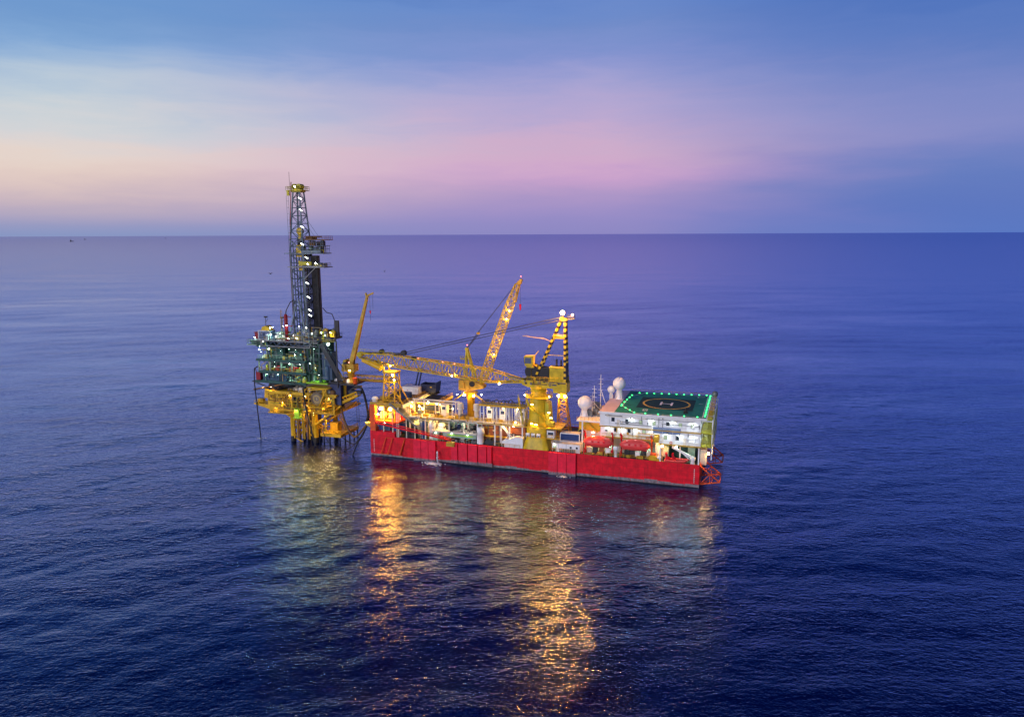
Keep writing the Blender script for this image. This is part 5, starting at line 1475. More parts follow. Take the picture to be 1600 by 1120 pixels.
# tarpaulins and wall under the main deck
solo('tarpaulin_cover', 'dark tarpaulin draped over gear on the yellow cellar deck', 'tarpaulin', 'tarpaulin', MB().ball((-41.2, 9, 19.4), 3.4, 16, 10, (1.05, 1, .75)).ball((-36.8, 9, 20.0), 2.6, 14, 8, (1.3, 1, .6)).ball((-43.2, 8, 18.0), 1.7, 12, 8, (.8, 1, 1.2)), (-40, 9, 18))
solo('slung_pipe', 'dark pipe jutting out past the tarpaulin over the yellow deck', 'pipe', 'wood', MB().tube((-49.5, 6, 17.9), (-32, 6, 21.6), .28, n=8), (-41, 6, 19.7))
nw = Thing('switchgear_house', 'dark navy cabin wall between hose reel and gangway', 'cabin', (-16.5, 9, 14.5))
nw.part('wall', 'navy', MB().box(-18.2, -14.2, 6.0, 15, 14.6, 22.2)); nw.part('door', 'module_blue', MB().box(-17.2, -16.2, 5.93, 6.0, 17.4, 19.6)); nw.part('roof', 'dark_steel', MB().box(-18.5, -13.9, 5.7, 15.3, 22.2, 22.5))

# ------------------------------------------------------------------ drilling modules, level by level
mod1 = Thing('mud_module', 'lower green module with corrugated blue-grey wall and lit bays', 'module', (-35, 12, 21))
mod1.part('floor', 'teal', MB().box(-47.6, -27.0, 5.2, 20, 21.0, 21.5).box(-47.8, -27, 4.9, 5.2, 20.8, 21.7))
mod1.part('outrigger', 'dark_steel', MB().box(-49.6, -44, 5.4, 6.0, 20.8, 21.1).beam((-49.5, 5.7, 21), (-44, 5.7, 19.6), .2).beam((-27, 4.5, 20.4), (-34, 4.5, 22.0), .5, .3))
mm = MB().box(-45.0, -35.6, 5.6, 9.0, 21.5, 24.6)
mod1.part('corrugated_wall', 'module_blue', mm)
for i in range(20):
    mod1.part('rib', 'module_blue', MB().box(-44.8 + i * .48, -44.58 + i * .48, 5.48, 5.6, 21.6, 24.4))
mod1.part('upper_floor', 'teal', MB().box(-46.0, -27.0, 5.2, 20, 24.6, 25.0).box(-46.2, -26.8, 4.9, 5.2, 24.4, 25.2))
mod1.part('guard_rail', 'ochre', MB().rail([(-46, 5.0, 25.2), (-27, 5.0, 25.2)], 1.1, 1.3, .055))
mod1.part('back_wall', 'dark_green', MB().box(-46, -27, 11, 11.3, 21.5, 29))
mod1.part('roof', 'teal', MB().box(-46.6, -27.0, 5.0, 20, 28.8, 29.3).box(-46.8, -26.8, 4.7, 5.0, 28.6, 29.4))
for u in (-46.0, -41.5, -37.0, -32.5, -28):
    mod1.part('post', 'pale_green', MB().box(u - .2, u + .2, 5.1, 5.5, 25, 28.8))
clutter(mod1, 'machine', ['yellow_green', 'dark_green', 'black', 'pale_green', 'red'], -45, -29, 6, 9.5, 25.0, 16, 2.2, 5)
clutter(mod1, 'machine', ['pale_green', 'teal', 'yellow_green', 'steel'], -34.8, -28, 6, 9.5, 21.5, 9, 2.2, 3)
for u in (-44.3, -40.2, -35.8, -31.6):
    mod1.lamp((u, 5.6, 28.2), 'lamp_cool', .17, 'lamp', (0, -.4, -1))
for u, z in ((-34.2, 24.0), (-30.4, 23.8), (-28.4, 24.2)):
    mod1.lamp((u, 5.4, z), 'lamp_cool', .17, 'lamp', (0, -.4, -1))
mod1.part('red_cabinet', 'dark_red', MB().box(-48.2, -46.4, 6, 7.6, 21.5, 24.2).path([(-48, 6.2, 24.2), (-48.6, 6.2, 25.6), (-46.8, 6.2, 26.6), (-45.6, 6.2, 25.6)], .12))

mod2 = Thing('shaker_module', 'middle green module with teal box below the drill floor', 'module', (-35, 12, 29.3))
mod2.part('box', 'teal', MB().box(-42.6, -37.0, 6.6, 12, 29.3, 33.0).box(-42.9, -36.8, 6.3, 12.2, 33.0, 33.2))
mod2.part('wall', 'dark_green', MB().box(-37, -26, 9.5, 10, 29.3, 34))
mod2.part('guard_rail', 'pale_green', MB().rail([(-46.4, 5.2, 29.4), (-27, 5.2, 29.4)], 1.1, 1.3, .055))
mod2.part('column', 'pale_green', MB().box(-43.4, -42.9, 6.2, 6.7, 29.3, 34.2))
mod2.part('column', 'steel', MB().box(-28.0, -27.4, 6, 6.6, 29.3, 34.2))
clutter(mod2, 'machine', ['dark_green', 'ochre', 'teal', 'steel', 'wood'], -36.5, -28, 6, 9, 29.3, 12, 2.6, 4)
clutter(mod2, 'machine', ['cream', 'ochre'], -46, -43.4, 6, 8, 29.4, 4, 1.4)
for p in ((-45.4, 5.8, 31.6), (-37.0, 5.7, 32.4), (-31.2, 5.7, 33.0)):
    mod2.lamp(p, 'lamp_cool', .17, 'lamp', (0, -.4, -1))

top_ = Thing('drill_floor_deck', 'upper grey deck edged with trusses and crowded with lit equipment', 'deck', (-36, 12, 34))
top_.part('floor', 'steel', MB().box(-47.6, -21.6, 5.0, 20, 35.6, 36.0))
top_.part('edge_truss', 'steel', MB().box(-44.6, -24.6, 4.7, 5.0, 35.7, 36.1).box(-44.6, -24.6, 4.7, 5.0, 33.9, 34.25).box(-44.6, -44.2, 4.75, 5, 34.2, 35.7).box(-25, -24.6, 4.75, 5, 34.2, 35.7))
for i in range(6):
    u = -44.4 + i * 3.3
    top_.part('truss_web', 'module_blue', MB().beam((u, 4.9, 34.2), (u + 1.65, 4.9, 35.8), .2).beam((u + 1.65, 4.9, 35.8), (u + 3.3, 4.9, 34.2), .2))
top_.part('underframe', 'dark_green', MB().box(-46.6, -24, 5.4, 18, 33.6, 34.1).prism([(-49.4, 35.0), (-46.6, 33.4), (-43, 33.4), (-43, 35.6), (-49.4, 35.6)], 5.6, 12))
top_.part('left_balcony', 'pale_green', MB().box(-50.4, -46.4, 5.0, 10, 34.0, 34.3).rail([(-50.3, 5.1, 34.3), (-46.6, 5.1, 34.3)], 1.6, .9, .06).rail([(-50.3, 5.1, 34.3), (-50.3, 9.8, 34.3)], 1.6, 1.2, .06))
top_.part('guard_rail', 'steel', MB().rail([(-46, 5.2, 36.0), (-25, 5.2, 36.0)], 1.2, 1.3, .055))
top_.part('screen_frame', 'mast_blue', MB().beam((-31.2, 4.8, 36), (-31.2, 4.8, 40.6), .2).beam((-27.6, 4.8, 36), (-27.6, 4.8, 40.6), .2).beam((-24.8, 4.8, 35), (-24.8, 4.8, 40.6), .2).beam((-31.2, 4.8, 40.5), (-24.8, 4.8, 40.5), .2).beam((-31.2, 4.8, 38.2), (-24.8, 4.8, 38.2), .15))
clutter(top_, 'machine', ['pale_green', 'yellow_green', 'cream', 'ochre', 'navy', 'white', 'wood', 'steel'], -42.5, -25.5, 6, 12, 36.0, 34, 2.9, 9)
for p, r in (((-47.4, 5.6, 36.7), .32), ((-45.2, 5.0, 33.9), .2), ((-42.6, 5.3, 35.2), .2), ((-39.8, 5.6, 40.6), .3), ((-34.0, 5.6, 41.4), .28), ((-31.5, 5.4, 38.0), .22), ((-28.8, 5.3, 41.2), .3), ((-26.0, 5.3, 40.9), .26), ((-37.0, 5.7, 38.4), .26), ((-40.8, 5.8, 38.0), .22), ((-36.2, 6.6, 41.0), .24)):
    top_.lamp(p, 'lamp_cool' if p[0] < -33 else 'lamp_white', r * .7, 'lamp', (0, -.5, -1))
for u in (-45.2, -38.5):
    top_.part('lamp_post', 'dark_steel', MB().tube((u, 9, 36), (u + .2, 9, 43.6), .1).cbox((u + .3, 9, 43.6), (1.2, .5, .5)).tube((u, 9, 41.6), (u + 1.2, 9, 43.0), .07))
container(-43.6, 7.4, 36.0, 'grey_blue', 'pale blue-grey container lettered T-10 on the upper platform deck', (5.0, 3.0, 3.2), top='white')
ct = Thing('control_cabinet', 'red box beside the pale container on the upper platform deck', 'cabinet', (-47.5, 8, 36))
ct.part('box', 'dark_red', MB().box(-48.4, -46.5, 7.0, 9.0, 36.0, 38.2)); ct.part('lid', 'dark_red', MB().box(-48.6, -46.3, 6.8, 9.2, 38.2, 38.4))
ys = Thing('yellow_hopper', 'bright yellow hopper above the pale container', 'hopper', (-43.4, 7.4, 39.2))
ys.part('hopper', 'crane_yellow', MB().prism([(-45.0, 39.25), (-41.6, 39.25), (-42.2, 40.4), (-43.2, 40.9), (-44.6, 40.4)], 6.2, 8.6)); ys.part('rim', 'yellow', MB().box(-45.2, -41.4, 6.0, 8.8, 39.22, 39.4))
# letters on that container: T-10
def letters(t, segs, w, mat, parent=None):
    for name, bs in segs:
        mm = MB()
        for b in bs:
            mm.box(b[0], b[1], w - .03, w, b[2], b[3])
        t.part(name, mat, mm, parent)
tl = bpy.data.objects['shipping_container.003'] if 'shipping_container.003' in bpy.data.objects else None
class _W: pass
if tl:
    tt = Thing.__new__(Thing); tt.o = tl; tt.org = Vector((-43.6, 7.4, 36.0))
    letters(tt, [('letter', [(-45.5, -44.9, 38.1, 38.25), (-45.28, -45.12, 37.3, 38.1)]), ('hyphen', [(-44.75, -44.45, 37.65, 37.8)]), ('numeral', [(-44.2, -44.05, 37.3, 38.25)]), ('numeral', [(-43.85, -43.7, 37.3, 38.25), (-43.4, -43.25, 37.3, 38.25), (-43.7, -43.4, 38.1, 38.25), (-43.7, -43.4, 37.3, 37.45)])], 5.86, 'navy')
rp = Thing('cement_standpipe', 'tall dark red standpipe with ladder rising from the upper deck', 'pipe', (-34.6, 6.2, 36))
rp.part('pipe', 'dark_red', MB().lathe((-34.6, 6.2, 36), [(.75, 0), (.62, 2), (.62, 8.6), (.4, 9.2)], 12))
rp.part('ladder', 'ochre', MB().rail([(-36.6, 6.2, 40), (-36.6, 6.2, 40)], 7, 1).add([], []).box(-36.7, -36.6, 6.1, 6.2, 38, 46.5).box(-36.1, -36.0, 6.1, 6.2, 38, 46.5).box(-36.7, -36.0, 6.12, 6.18, 40, 40.1).box(-36.7, -36.0, 6.12, 6.18, 42, 42.1).box(-36.7, -36.0, 6.12, 6.18, 44, 44.1).box(-36.7, -36.0, 6.12, 6.18, 46, 46.1))
rp.part('bracket', 'dark_red', MB().beam((-34.6, 6.2, 41), (-32, 6.2, 41.2), .2).beam((-34.6, 6.2, 44.6), (-32.6, 6.2, 44.2), .2))
rp.part('hose', 'black', MB().path([(-34.6, 6.2, 45.0), (-34.4, 6.4, 46.5), (-33.2, 7.2, 49.2), (-32.0, 8.0, 50.0)], .17))

sub = Thing('drill_floor_support', 'dark green support frame with one very bright lamp beside the slim crane', 'support frame', (-21, 12, 22))
sub.part('frame', 'dark_green', MB().box(-27.0, -26.2, 6, 6.8, 22, 38.0).box(-22.4, -21.6, 6, 6.8, 22, 38.0).box(-27, -21.6, 6, 7, 29.6, 30.4).box(-27, -21.6, 6, 7, 24.8, 25.4))
sub.part('wall', 'dark_green', MB().box(-27, -19.0, 10.5, 11, 22, 37))
sub.part('tank', 'module_blue', MB().box(-21.4, -17.6, 6.6, 10.4, 23.0, 32.5).lathe((-19.6, 7.4, 23), [(1.4, 0), (1.4, 4.5), (1.0, 5)], 14))
sub.part('floor', 'dark_steel', MB().box(-27, -14.8, 5.4, 9.6, 37.4, 38.0).box(-27, -14.6, 5.1, 5.4, 36.6, 38.1))
sub.part('lower_floor', 'lime', MB().box(-27, -18.6, 5.0, 12, 21.6, 22.1))  # the lime light falling on this deck is painted in as its colour
sub.part('ramp', 'dark_steel', MB().beam((-21.0, 6.2, 35.5), (-13.8, 6.2, 23.4), .9, 1.6).tube((-20, 5.7, 36.6), (-12.6, 5.7, 27.6), .12).beam((-12.6, 5.7, 27.6), (-12.6, 5.7, 24), .15))
sub.part('corner_post', 'dark_steel', MB().box(-15.2, -14.8, 5.6, 6.0, 20.6, 36.6))
sub.part('deck_edge', 'dark_steel', MB().box(-20.5, -9.0, 6.0, 15, 21.6, 22.2))
sub.part('rail', 'dark_steel', MB().rail([(-26.8, 5.3, 38.0), (-14.8, 5.3, 38), (-14.8, 9.5, 38)], 1.2, 1.2, .06))
clutter(sub, 'machine', ['yellow_green', 'pale_green', 'ochre', 'steel', 'dark_steel'], -25.8, -16, 6.2, 9.2, 38.0, 24, 2.8, 8)
clutter(sub, 'machine', ['pale_green', 'dark_green', 'ochre', 'dark_green'], -26, -22.6, 7.5, 10, 22.1, 6, 2.4, 3)
clutter(sub, 'machine', ['dark_green', 'ochre', 'pale_green'], -26, -22.6, 7.5, 10, 25.4, 5, 2.6, 3)
clutter(sub, 'machine', ['wood', 'navy', 'white', 'ochre'], -19, -10.5, 7.5, 11, 22.2, 8, 1.4, 2)
sub.part('mast_pipe', 'dark_steel', MB().path([(-21.2, 8.4, 47.5), (-19.8, 8.4, 46.0), (-17.6, 8.2, 45.6), (-16.6, 8, 43.6), (-16.4, 8, 41)], .14).box(-16.4, -14.9, 7.4, 8.2, 38, 43.4))
sub.lamp((-17.6, 5.1, 35.6), 'lamp_cool', .5, 'floodlight', (.2, -1, -.2))
for p in ((-25.2, 5.4, 36.9), (-23.8, 5.2, 39.0), (-18.8, 5.2, 38.6), (-24.4, 6.6, 33.4), (-26.4, 7.0, 31.8), (-24.4, 7.2, 26.8), (-23.4, 7.2, 24.4)):
    sub.lamp(p, 'lamp_cool', .17, 'lamp', (0, -.5, -1))
sub.lamp((-16.6, 5.2, 39.6), 'lamp_gold', .2, 'lamp', (0, -.5, -1))

for i in range(16):
    u, z = RNG.uniform(-45, -27), RNG.choice([21.6, 25.1, 29.4])
    mod1.part('riser_pipe', ['dark_green', 'steel', 'pale_green', 'dark_steel', 'ochre'][i % 5], MB().path([(u, 5.0, z), (u, 5.0, z + RNG.uniform(2, 3.4)), (u + RNG.uniform(.6, 3.5), 5.0, z + RNG.uniform(2, 3.6))], .1))
for p in ((-43, 5.2, 24.1), (-38.6, 5.2, 24.2), (-45.6, 5.2, 32.6), (-41.8, 5.6, 33.0), (-33.6, 5.6, 33.2), (-28.8, 5.4, 31.6), (-33.4, 5.0, 28.2), (-29.2, 5.0, 28.0)):
    mod2.lamp(p, 'lamp_cool', .2, 'lamp', (0, -.5, -1))
for p, r in (((-38.2, 5.0, 37.4), .12), ((-33.2, 5.0, 36.9), .12), ((-29.8, 5.0, 37.2), .13), ((-43.8, 5.3, 35.4), .1), ((-40.6, 5.2, 40.3), .12)):
    top_.lamp(p, 'lamp_white', r, 'floodlight', (0, -1, -.3))
for p, r in (((-39.4, 5.0, 27.0), .1), ((-31.0, 5.0, 31.4), .1), ((-25.6, 5.6, 28.6), .1), ((-20.4, 5.4, 39.4), .12), ((-23.4, 5.2, 34.6), .1)):
    sub.lamp(p, 'lamp_cool', r, 'floodlight', (0, -1, -.3))
for p in ((-37, 5.0, 14.2), (-33.6, 4.7, 17.0), (-27.4, 4.7, 17.0), (-20.4, 4.6, 13.4), (-41.5, 5.0, 19.4), (-24.4, 4.4, 11.0)):
    cel.lamp(p, 'lamp_gold', .17, 'lamp', (0, -.6, -1))
greeble(mod1, ['dark_green', 'steel', 'pale_green', 'ochre', 'dark_steel', 'module_blue'], -46, -27.2, 21.6, 24.5, 5.5, 30)
greeble(mod1, ['dark_green', 'steel', 'pale_green', 'yellow_green', 'black'], -46, -27.2, 25.2, 28.6, 5.3, 26)
greeble(mod2, ['dark_green', 'steel', 'teal', 'ochre', 'dark_steel'], -46, -27.2, 29.5, 33.4, 6.0, 34)
greeble(sub, ['dark_green', 'steel', 'dark_steel', 'navy', 'pale_green', 'ochre'], -26.8, -17.8, 22.4, 37, 6.2, 50)
greeble(sub, ['dark_steel', 'steel', 'yellow_green', 'black'], -26.8, -15, 36.4, 38.2, 5.1, 22)
greeble(cel, ['yellow', 'ochre', 'dark_steel', 'wood', 'yellow_green'], -43.4, -16, 11, 18.2, 4.9, 60)
greeble(cel, ['yellow', 'ochre', 'wood'], -43.4, -38.2, 12.8, 17.4, 5.6, 10)
greeble(top_, ['steel', 'dark_steel', 'pale_green', 'mast_blue', 'ochre'], -44.4, -22, 33.6, 40, 5.2, 44)
# ------------------------------------------------------------------ derrick
dk = Thing('drilling_derrick', 'tall pale blue lattice derrick with yellow crown above the platform', 'derrick', (-30.6, 11, 38))
d0, d1, d2 = Vector((-30.5, 11.1, 38.0)), Vector((-30.5, 11.1, 68)), Vector((-30.3, 11.1, 86.2))
dk.part('lower_mast', 'mast_blue', MB().lattice(d0, d1, (5.0, 4.8), (5.0, 4.8), .3, .12, 11, up=(0, 1, 0)))
dk.part('upper_mast', 'mast_blue', MB().lattice(d1, d2, (5.0, 4.8), (2.6, 2.4), .28, .12, 7, up=(0, 1, 0)))
dk.part('red_riser', 'dark_red', MB().tube((-33.2, 8.6, 38), (-33.2, 8.6, 66), .2, n=7).tube((-33.2, 8.6, 66), (-31.9, 9.6, 89.5), .16, n=6))
dk.part('base_brace', 'mast_blue', MB().beam((-29.8, 7.2, 50), (-26.6, 6.0, 38.2), .5).beam((-31.2, 7.4, 48), (-33.4, 6.4, 38.2), .4))
cr = dk.part('crown_block', 'yellow_green', MB().box(-32.2, -28.4, 9.6, 12.6, 86.2, 87.0).box(-31.6, -29, 10, 12.2, 87, 88.2).lathe((-31.2, 10.0, 88.0), [(.9, 0), (.9, 2.2)], 16, 'w').lathe((-29.4, 10.0, 88.0), [(.9, 0), (.9, 2.2)], 16, 'w'))
dk.part('crown_platform', 'yellow_green', MB().box(-33.6, -27.4, 8.8, 13.4, 86.6, 86.8).rail([(-33.6, 8.8, 86.8), (-27.4, 8.8, 86.8), (-27.4, 13.4, 86.8), (-33.6, 13.4, 86.8), (-33.6, 8.8, 86.8)], 1.2, 1.2, .06).box(-33.4, -32.6, 8.9, 9.6, 85.0, 86.6), parent=cr)
dk.part('lightning_rod', 'dark_steel', MB().tube((-32.4, 9.4, 88), (-32.4, 9.4, 92.8), .06, n=5), parent=cr)
tb = dk.part('travelling_block', 'crane_yellow', MB().lathe((-30.2, 10.2, 73.2), [(1.0, 0), (1.2, .1), (1.2, 1.2), (1.0, 1.3)], 16, 'w').box(-31.3, -29.0, 9.6, 12.0, 64.6, 68.6).beam((-30.2, 10.8, 68.6), (-30.2, 10.8, 72), .9).box(-30.9, -29.4, 9.9, 11.6, 60, 63.2))
m = MB()
for du in (-.5, -.2, .2, .5):
    m.tube((-30.2 + du, 10.8, 74), (-30.2 + du, 10.8, 87), .05, n=4)
dk.part('drilling_line', 'dark_steel', m, parent=tb)
dk.part('top_drive', 'black', MB().box(-31.0, -29.4, 10.0, 11.6, 68.6, 70.4), parent=tb)
for i, (u, w) in enumerate(((-32.2, 9.2), (-31.6, 13.0), (-28.6, 9.0), (-32.6, 11.4), (-29.4, 12.8))):
    dk.part('guide_rail', ['mast_blue', 'dark_steel', 'steel', 'dark_steel', 'dark_green'][i], MB().tube((u, w, 38), (u, w, 70 - i), .2, n=6))
m = MB()
for i in range(22):
    m.box(-33.25, -32.45, 8.35, 8.45, 39 + i * 2.1, 39.12 + i * 2.1)
m.tube((-33.25, 8.4, 38), (-33.25, 8.4, 85), .06, n=4).tube((-32.45, 8.4, 38), (-32.45, 8.4, 85), .06, n=4)
dk.part('ladder', 'steel', m)
# racking boards on the right
rb1 = dk.part('monkey_board', 'steel', MB().box(-34.2, -19.8, 8.2, 13.6, 61.0, 61.3).box(-29, -20.6, 8.0, 8.3, 61.2, 61.6).rail([(-28, 8.3, 61.3), (-20.5, 8.3, 61.3), (-20.5, 13.5, 61.3)], 1.2, 1.1, .06).beam((-28, 8.5, 57), (-23.4, 8.5, 61), .22))
dk.part('finger_board', 'yellow_green', MB().box(-29.4, -24.6, 8.0, 8.6, 61.9, 63.0).box(-29.0, -24.8, 9.4, 9.8, 62.0, 62.3), parent=rb1)
rb2 = dk.part('upper_board', 'mast_blue', MB().box(-35.2, -20.0, 8.2, 13.6, 65.6, 65.9).box(-28, -20.8, 8.1, 8.3, 66.0, 66.8).rail([(-28.4, 8.3, 65.9), (-20.7, 8.3, 65.9), (-20.7, 13.5, 65.9)], 2.4, 1.0, .07).beam((-33, 8.4, 70.4), (-27.6, 8.4, 66), .3))
clutter(dk, 'board_gear', ['steel', 'mast_blue', 'yellow_green', 'pale_green', 'dark_steel'], -27.6, -20.8, 8.6, 12.4, 65.9, 12, 2.4, 4)
clutter(dk, 'board_gear', ['steel', 'dark_steel', 'wood'], -27, -20.4, 8.8, 12, 68.4, 7, 1.6, 3)
clutter(dk, 'board_gear', ['yellow_green', 'steel'], -26, -21, 8.6, 12, 61.3, 6, 1.4, 2)
rb3 = dk.part('top_board', 'wood', MB().box(-27.4, -19.0, 8.4, 13.2, 70.2, 70.5).rail([(-27.2, 8.4, 70.5), (-19, 8.4, 70.5), (-19, 13, 70.5)], 1.0, 1.2, .06).box(-27.0, -24.4, 9, 12, 70.5, 71.6).box(-24.0, -22.2, 9, 11.5, 71.2, 71.6))
dk.part('board_rail', 'mast_blue', MB().rail([(-27, 8.4, 68.4), (-20, 8.4, 68.4)], 1.8, .9, .07).box(-27, -20, 8.4, 13, 68.2, 68.4), parent=rb3)
m = MB()
m.tube((-28.8, 9.8, 80), (-21.4, 8.8, 71), .05, n=4); m.tube((-28.6, 9.8, 78), (-23.4, 8.8, 71.5), .05, n=4)
dk.part('stay_wire', 'dark_steel', m)
for w in (8.7,):
    for p in ((-28.0, w, 84.0), (-27.9, w, 80.2), (-27.6, w, 74.6), (-28.0, w, 68.9), (-26.6, w, 64.4), (-26.8, w, 55.8), (-26.6, w, 51.0), (-26.4, w, 46.6), (-26.3, w, 44.8), ):
        dk.part('strip_light', ['lamp_tube', 'dark_steel'], MB().beam((p[0] - .5, p[1] - .25, p[2] + .25), (p[0] + .5, p[1] - .25, p[2] - .3), .18, .18).mat(1).beam((p[0] - .6, p[1], p[2] + .25), (p[0] + .6, p[1], p[2] - .3), .3, .2))
for p in ((-25.8, 8.0, 62.2), (-22.8, 8.0, 62.6), (-29.6, 8.2, 87.9)):
    dk.lamp(p, 'lamp_white', .2, 'lamp', (0, -1, -.4))
# drill pipe standing in the racks: each stand a thing of its own row
def stands(u0, u1, w0, w1, z0, z1, nu, nw, label):
    t = Thing('drill_pipe_rack', label, 'drill pipe', ((u0 + u1) / 2, (w0 + w1) / 2, z0), 'racked drill pipe')
    me = None
    for i in range(nu):
        for j in range(nw):
            u, w = u0 + (u1 - u0) * i / (nu - 1), w0 + (w1 - w0) * j / (nw - 1)
            if me is None:
                first = t.part('drill_pipe', 'black', MB().tube((u, w, z0), (u, w, z1), .18, n=6)); me = first; alt = me.data.copy(); alt.materials[0] = MAT['dark_steel']
            else:
                c = me.copy(); c.data = me.data if (i * 3 + j * 5) % 4 else alt; COL.objects.link(c); c.parent = t.o; c.location = (u - u0, w - w0, 0)
stands(-30.0, -27.2, 11.2, 12.6, 38.0, 65.2, 7, 3, 'black drill pipe stands racked inside the derrick')
stands(-26.2, -24.2, 11.0, 12.4, 38.0, 65.0, 6, 3, 'black pipe stands racked outside the derrick under its wide boards')

# ------------------------------------------------------------------ platform crane
pc = Thing('platform_crane', 'slim ochre box-boom crane standing steeply on the platform edge', 'crane', (-11.6, 9, 22.2), None)
pc.part('pedestal', 'ochre', MB().lathe((-11.6, 9, 22.2), [(1.2, 0), (1.1, .3), (1.1, 3.2), (1.5, 3.4), (1.5, 3.9)], 16))
pc.part('house', 'ochre', MB().box(-14.2, -9.6, 7.4, 10.6, 26.1, 28.6).prism([(-14.6, 26.4), (-13.4, 26.2), (-12.8, 30.2), (-13.8, 30.0)], 7.8, 10.2).box(-13.6, -12.6, 6.9, 7.4, 26.6, 28.4).rail([(-14.2, 7.3, 26.2), (-9.4, 7.3, 26.2)], 1.1, 1.1, .07))
pc.part('winch', 'dark_steel', MB().lathe((-13.2, 7.6, 28.6), [(.8, 0), (.8, 2.8)], 12, 'w'))
q0, q1 = Vector((-11.4, 9, 28.2)), Vector((-4.2, 9, 52.0))
bx = MB()
dd, xx, yy = bx.frame(q0, q1)
vs = []
for p, s_ in ((q0, 1.25), (q0.lerp(q1, .1), 1.5), (q1, .7)):
    vs += [p + xx * (i * s_ / 2) + yy * (j * s_ / 2) for i, j in ((-1, -1), (1, -1), (1, 1), (-1, 1))]
bx.add(vs, [(3, 2, 1, 0), (8, 9, 10, 11)] + [(k * 4 + i, k * 4 + (i + 1) % 4, k * 4 + 4 + (i + 1) % 4, k * 4 + 4 + i) for k in range(2) for i in range(4)])
pb = pc.part('boom', 'ochre', bx)
pc.part('boom_head', 'ochre', MB().beam(q1, q1 + Vector((2.2, 0, .9)), .5, .5).beam(q1 + Vector((-.4, 0, -.5)), q1 + Vector((-.6, 0, .9)), .5), parent=pb)
m = MB().tube(q1 + Vector((1.9, 0, .6)), q1 + Vector((1.9, 0, -4.4)), .05, n=4).tube(q1 + Vector((.8, 0, .2)), q1 + Vector((.8, 0, -8.4)), .05, n=4)
pc.part('rope', 'dark_steel', m, parent=pb)
pc.part('hook_block', 'red', MB().tube(q1 + Vector((.8, 0, -6.0)), q1 + Vector((.8, 0, -5.0)), .14, .3, n=7), parent=pb)
pc.part('luffing_ram', 'dark_steel', MB().tube((-10.4, 9, 27.0), q0.lerp(q1, .22), .28, n=8))
pc.lamp((-11.2, 7.1, 29.4), 'lamp_red', .24, 'warning_light', (0, -1, 0)); pc.lamp((-11.0, 7.0, 26.6), 'lamp_gold', .24, 'lamp', (0, -1, -.3))
solo('orange_drum', 'small orange drum at the foot of the platform crane', 'drum', 'orange', MB().lathe((-9.2, 7.4, 22.2), [(.7, 0), (.72, .1), (.7, .9), (.72, 1.0), (.7, 2.0)], 14), (-9.2, 7.4, 22.2))

# ------------------------------------------------------------------ gangway, hoses, ropes
gw = Thing('gangway_bridge', 'ochre footbridge from the platform across to the red barge', 'gangway', (-7, 12, 23))
gw.part('walkway', 'ochre', MB().box(-15.5, 4.0, 11.2, 12.8, 22.6, 22.9))
gw.part('side_truss', 'ochre', MB().lattice((-15.5, 12, 23.4), (4.0, 12, 23.4), (1.9, 1.5), (1.9, 1.5), .13, .07, 14))
gw.part('cable_tray', 'wood', MB().box(-15.5, 3.6, 10.7, 11.1, 22.3, 22.6))
def hose(label, pts, r, mat='rubber', name='hose', cat='hose'):
    P = [Vector(p) for p in pts]
    out = []
    for i in range(len(P) - 1):
        a, b, c, d = P[max(0, i - 1)], P[i], P[i + 1], P[min(len(P) - 1, i + 2)]
        for k in range(6):
            t = k / 6
            out.append(.5 * ((2 * b) + (c - a) * t + (2 * a - 5 * b + 4 * c - d) * t * t + (3 * b - a - 3 * c + d) * t ** 3))
    out.append(P[-1])
    solo(name, label, cat, mat, MB().path(out, r, 7), P[0])
hose('brown hose hanging in a deep loop from platform to barge', [(-15.7, 7.5, 23.1), (-15.4, 7.5, 14.5), (-13.4, 7, 7.8), (-9.8, 5.5, 4.2), (-6.5, 3.5, 5.6), (-3, 2, 9.0), (-1.2, 1.5, 10.4)], .36, 'wood')
hose('black hose arching from the yellow arm down to the barge corner', [(-7.2, 8, 20.4), (-5.6, 7, 18.0), (-3.2, 4.5, 13.6), (-1.8, 2.4, 10.4)], .38)
hose('second thick black hose hugging the barge corner', [(-1.0, 3, 16.6), (-1.3, 2.4, 14), (-2.0, 1.6, 11.2)], .45)
hose('thin black hose drooping low over the water to the boat landing', [(-1.8, 1.0, 9.6), (-4.5, 2.2, 5.2), (-9.5, 5, 1.6), (-16, 8.5, 2.4)], .16)
hose('black mooring rope running steeply down from the barge corner', [(-1.6, .8, 9.6), (-4.0, -.8, 4.8), (-6.0, -2.0, -.6)], .2, 'black', 'mooring_rope', 'rope')
hose('thinner mooring rope slanting from barge corner toward the jacket', [(-1.6, .9, 9.4), (-6.0, .6, 3.4), (-11.5, 1.6, -.3)], .12, 'black', 'mooring_rope', 'rope')
hose('slack rope hanging from the jacket leg into the water', [(-22, 6.2, 4.2), (-18, 4.0, 1.0), (-13, 2.4, -.4)], .12, 'black', 'mooring_rope', 'rope')
hose('dark riser hose running down past the near jacket leg', [(-28.0, 4.4, 20.0), (-27.2, 4.2, 14), (-25.6, 4.0, 7), (-23.4, 3.6, -1.0)], .3, 'dark_steel')
rl = Thing('rope_ladder', 'rope ladder hanging from the yellow arm above the water', 'ladder', (-8.6, 7.4, 5))
m = MB().tube((-9.2, 7.2, 18.4), (-9.0, 7.2, 6.0), .06, n=4).tube((-8.2, 7.2, 18.4), (-8.0, 7.2, 6.0), .06, n=4)
for i in range(14):
    m.tube((-9.2 + .014 * i, 7.2, 17.6 - i * .82), (-8.2 + .014 * i, 7.2, 17.6 - i * .82), .05, n=4)
rl.part('ladder', 'dark_steel', m)
sw = Thing('seawater_riser', 'thin black pump riser hanging from the platform corner to the water', 'pipe', (-48.6, 5.6, 0))
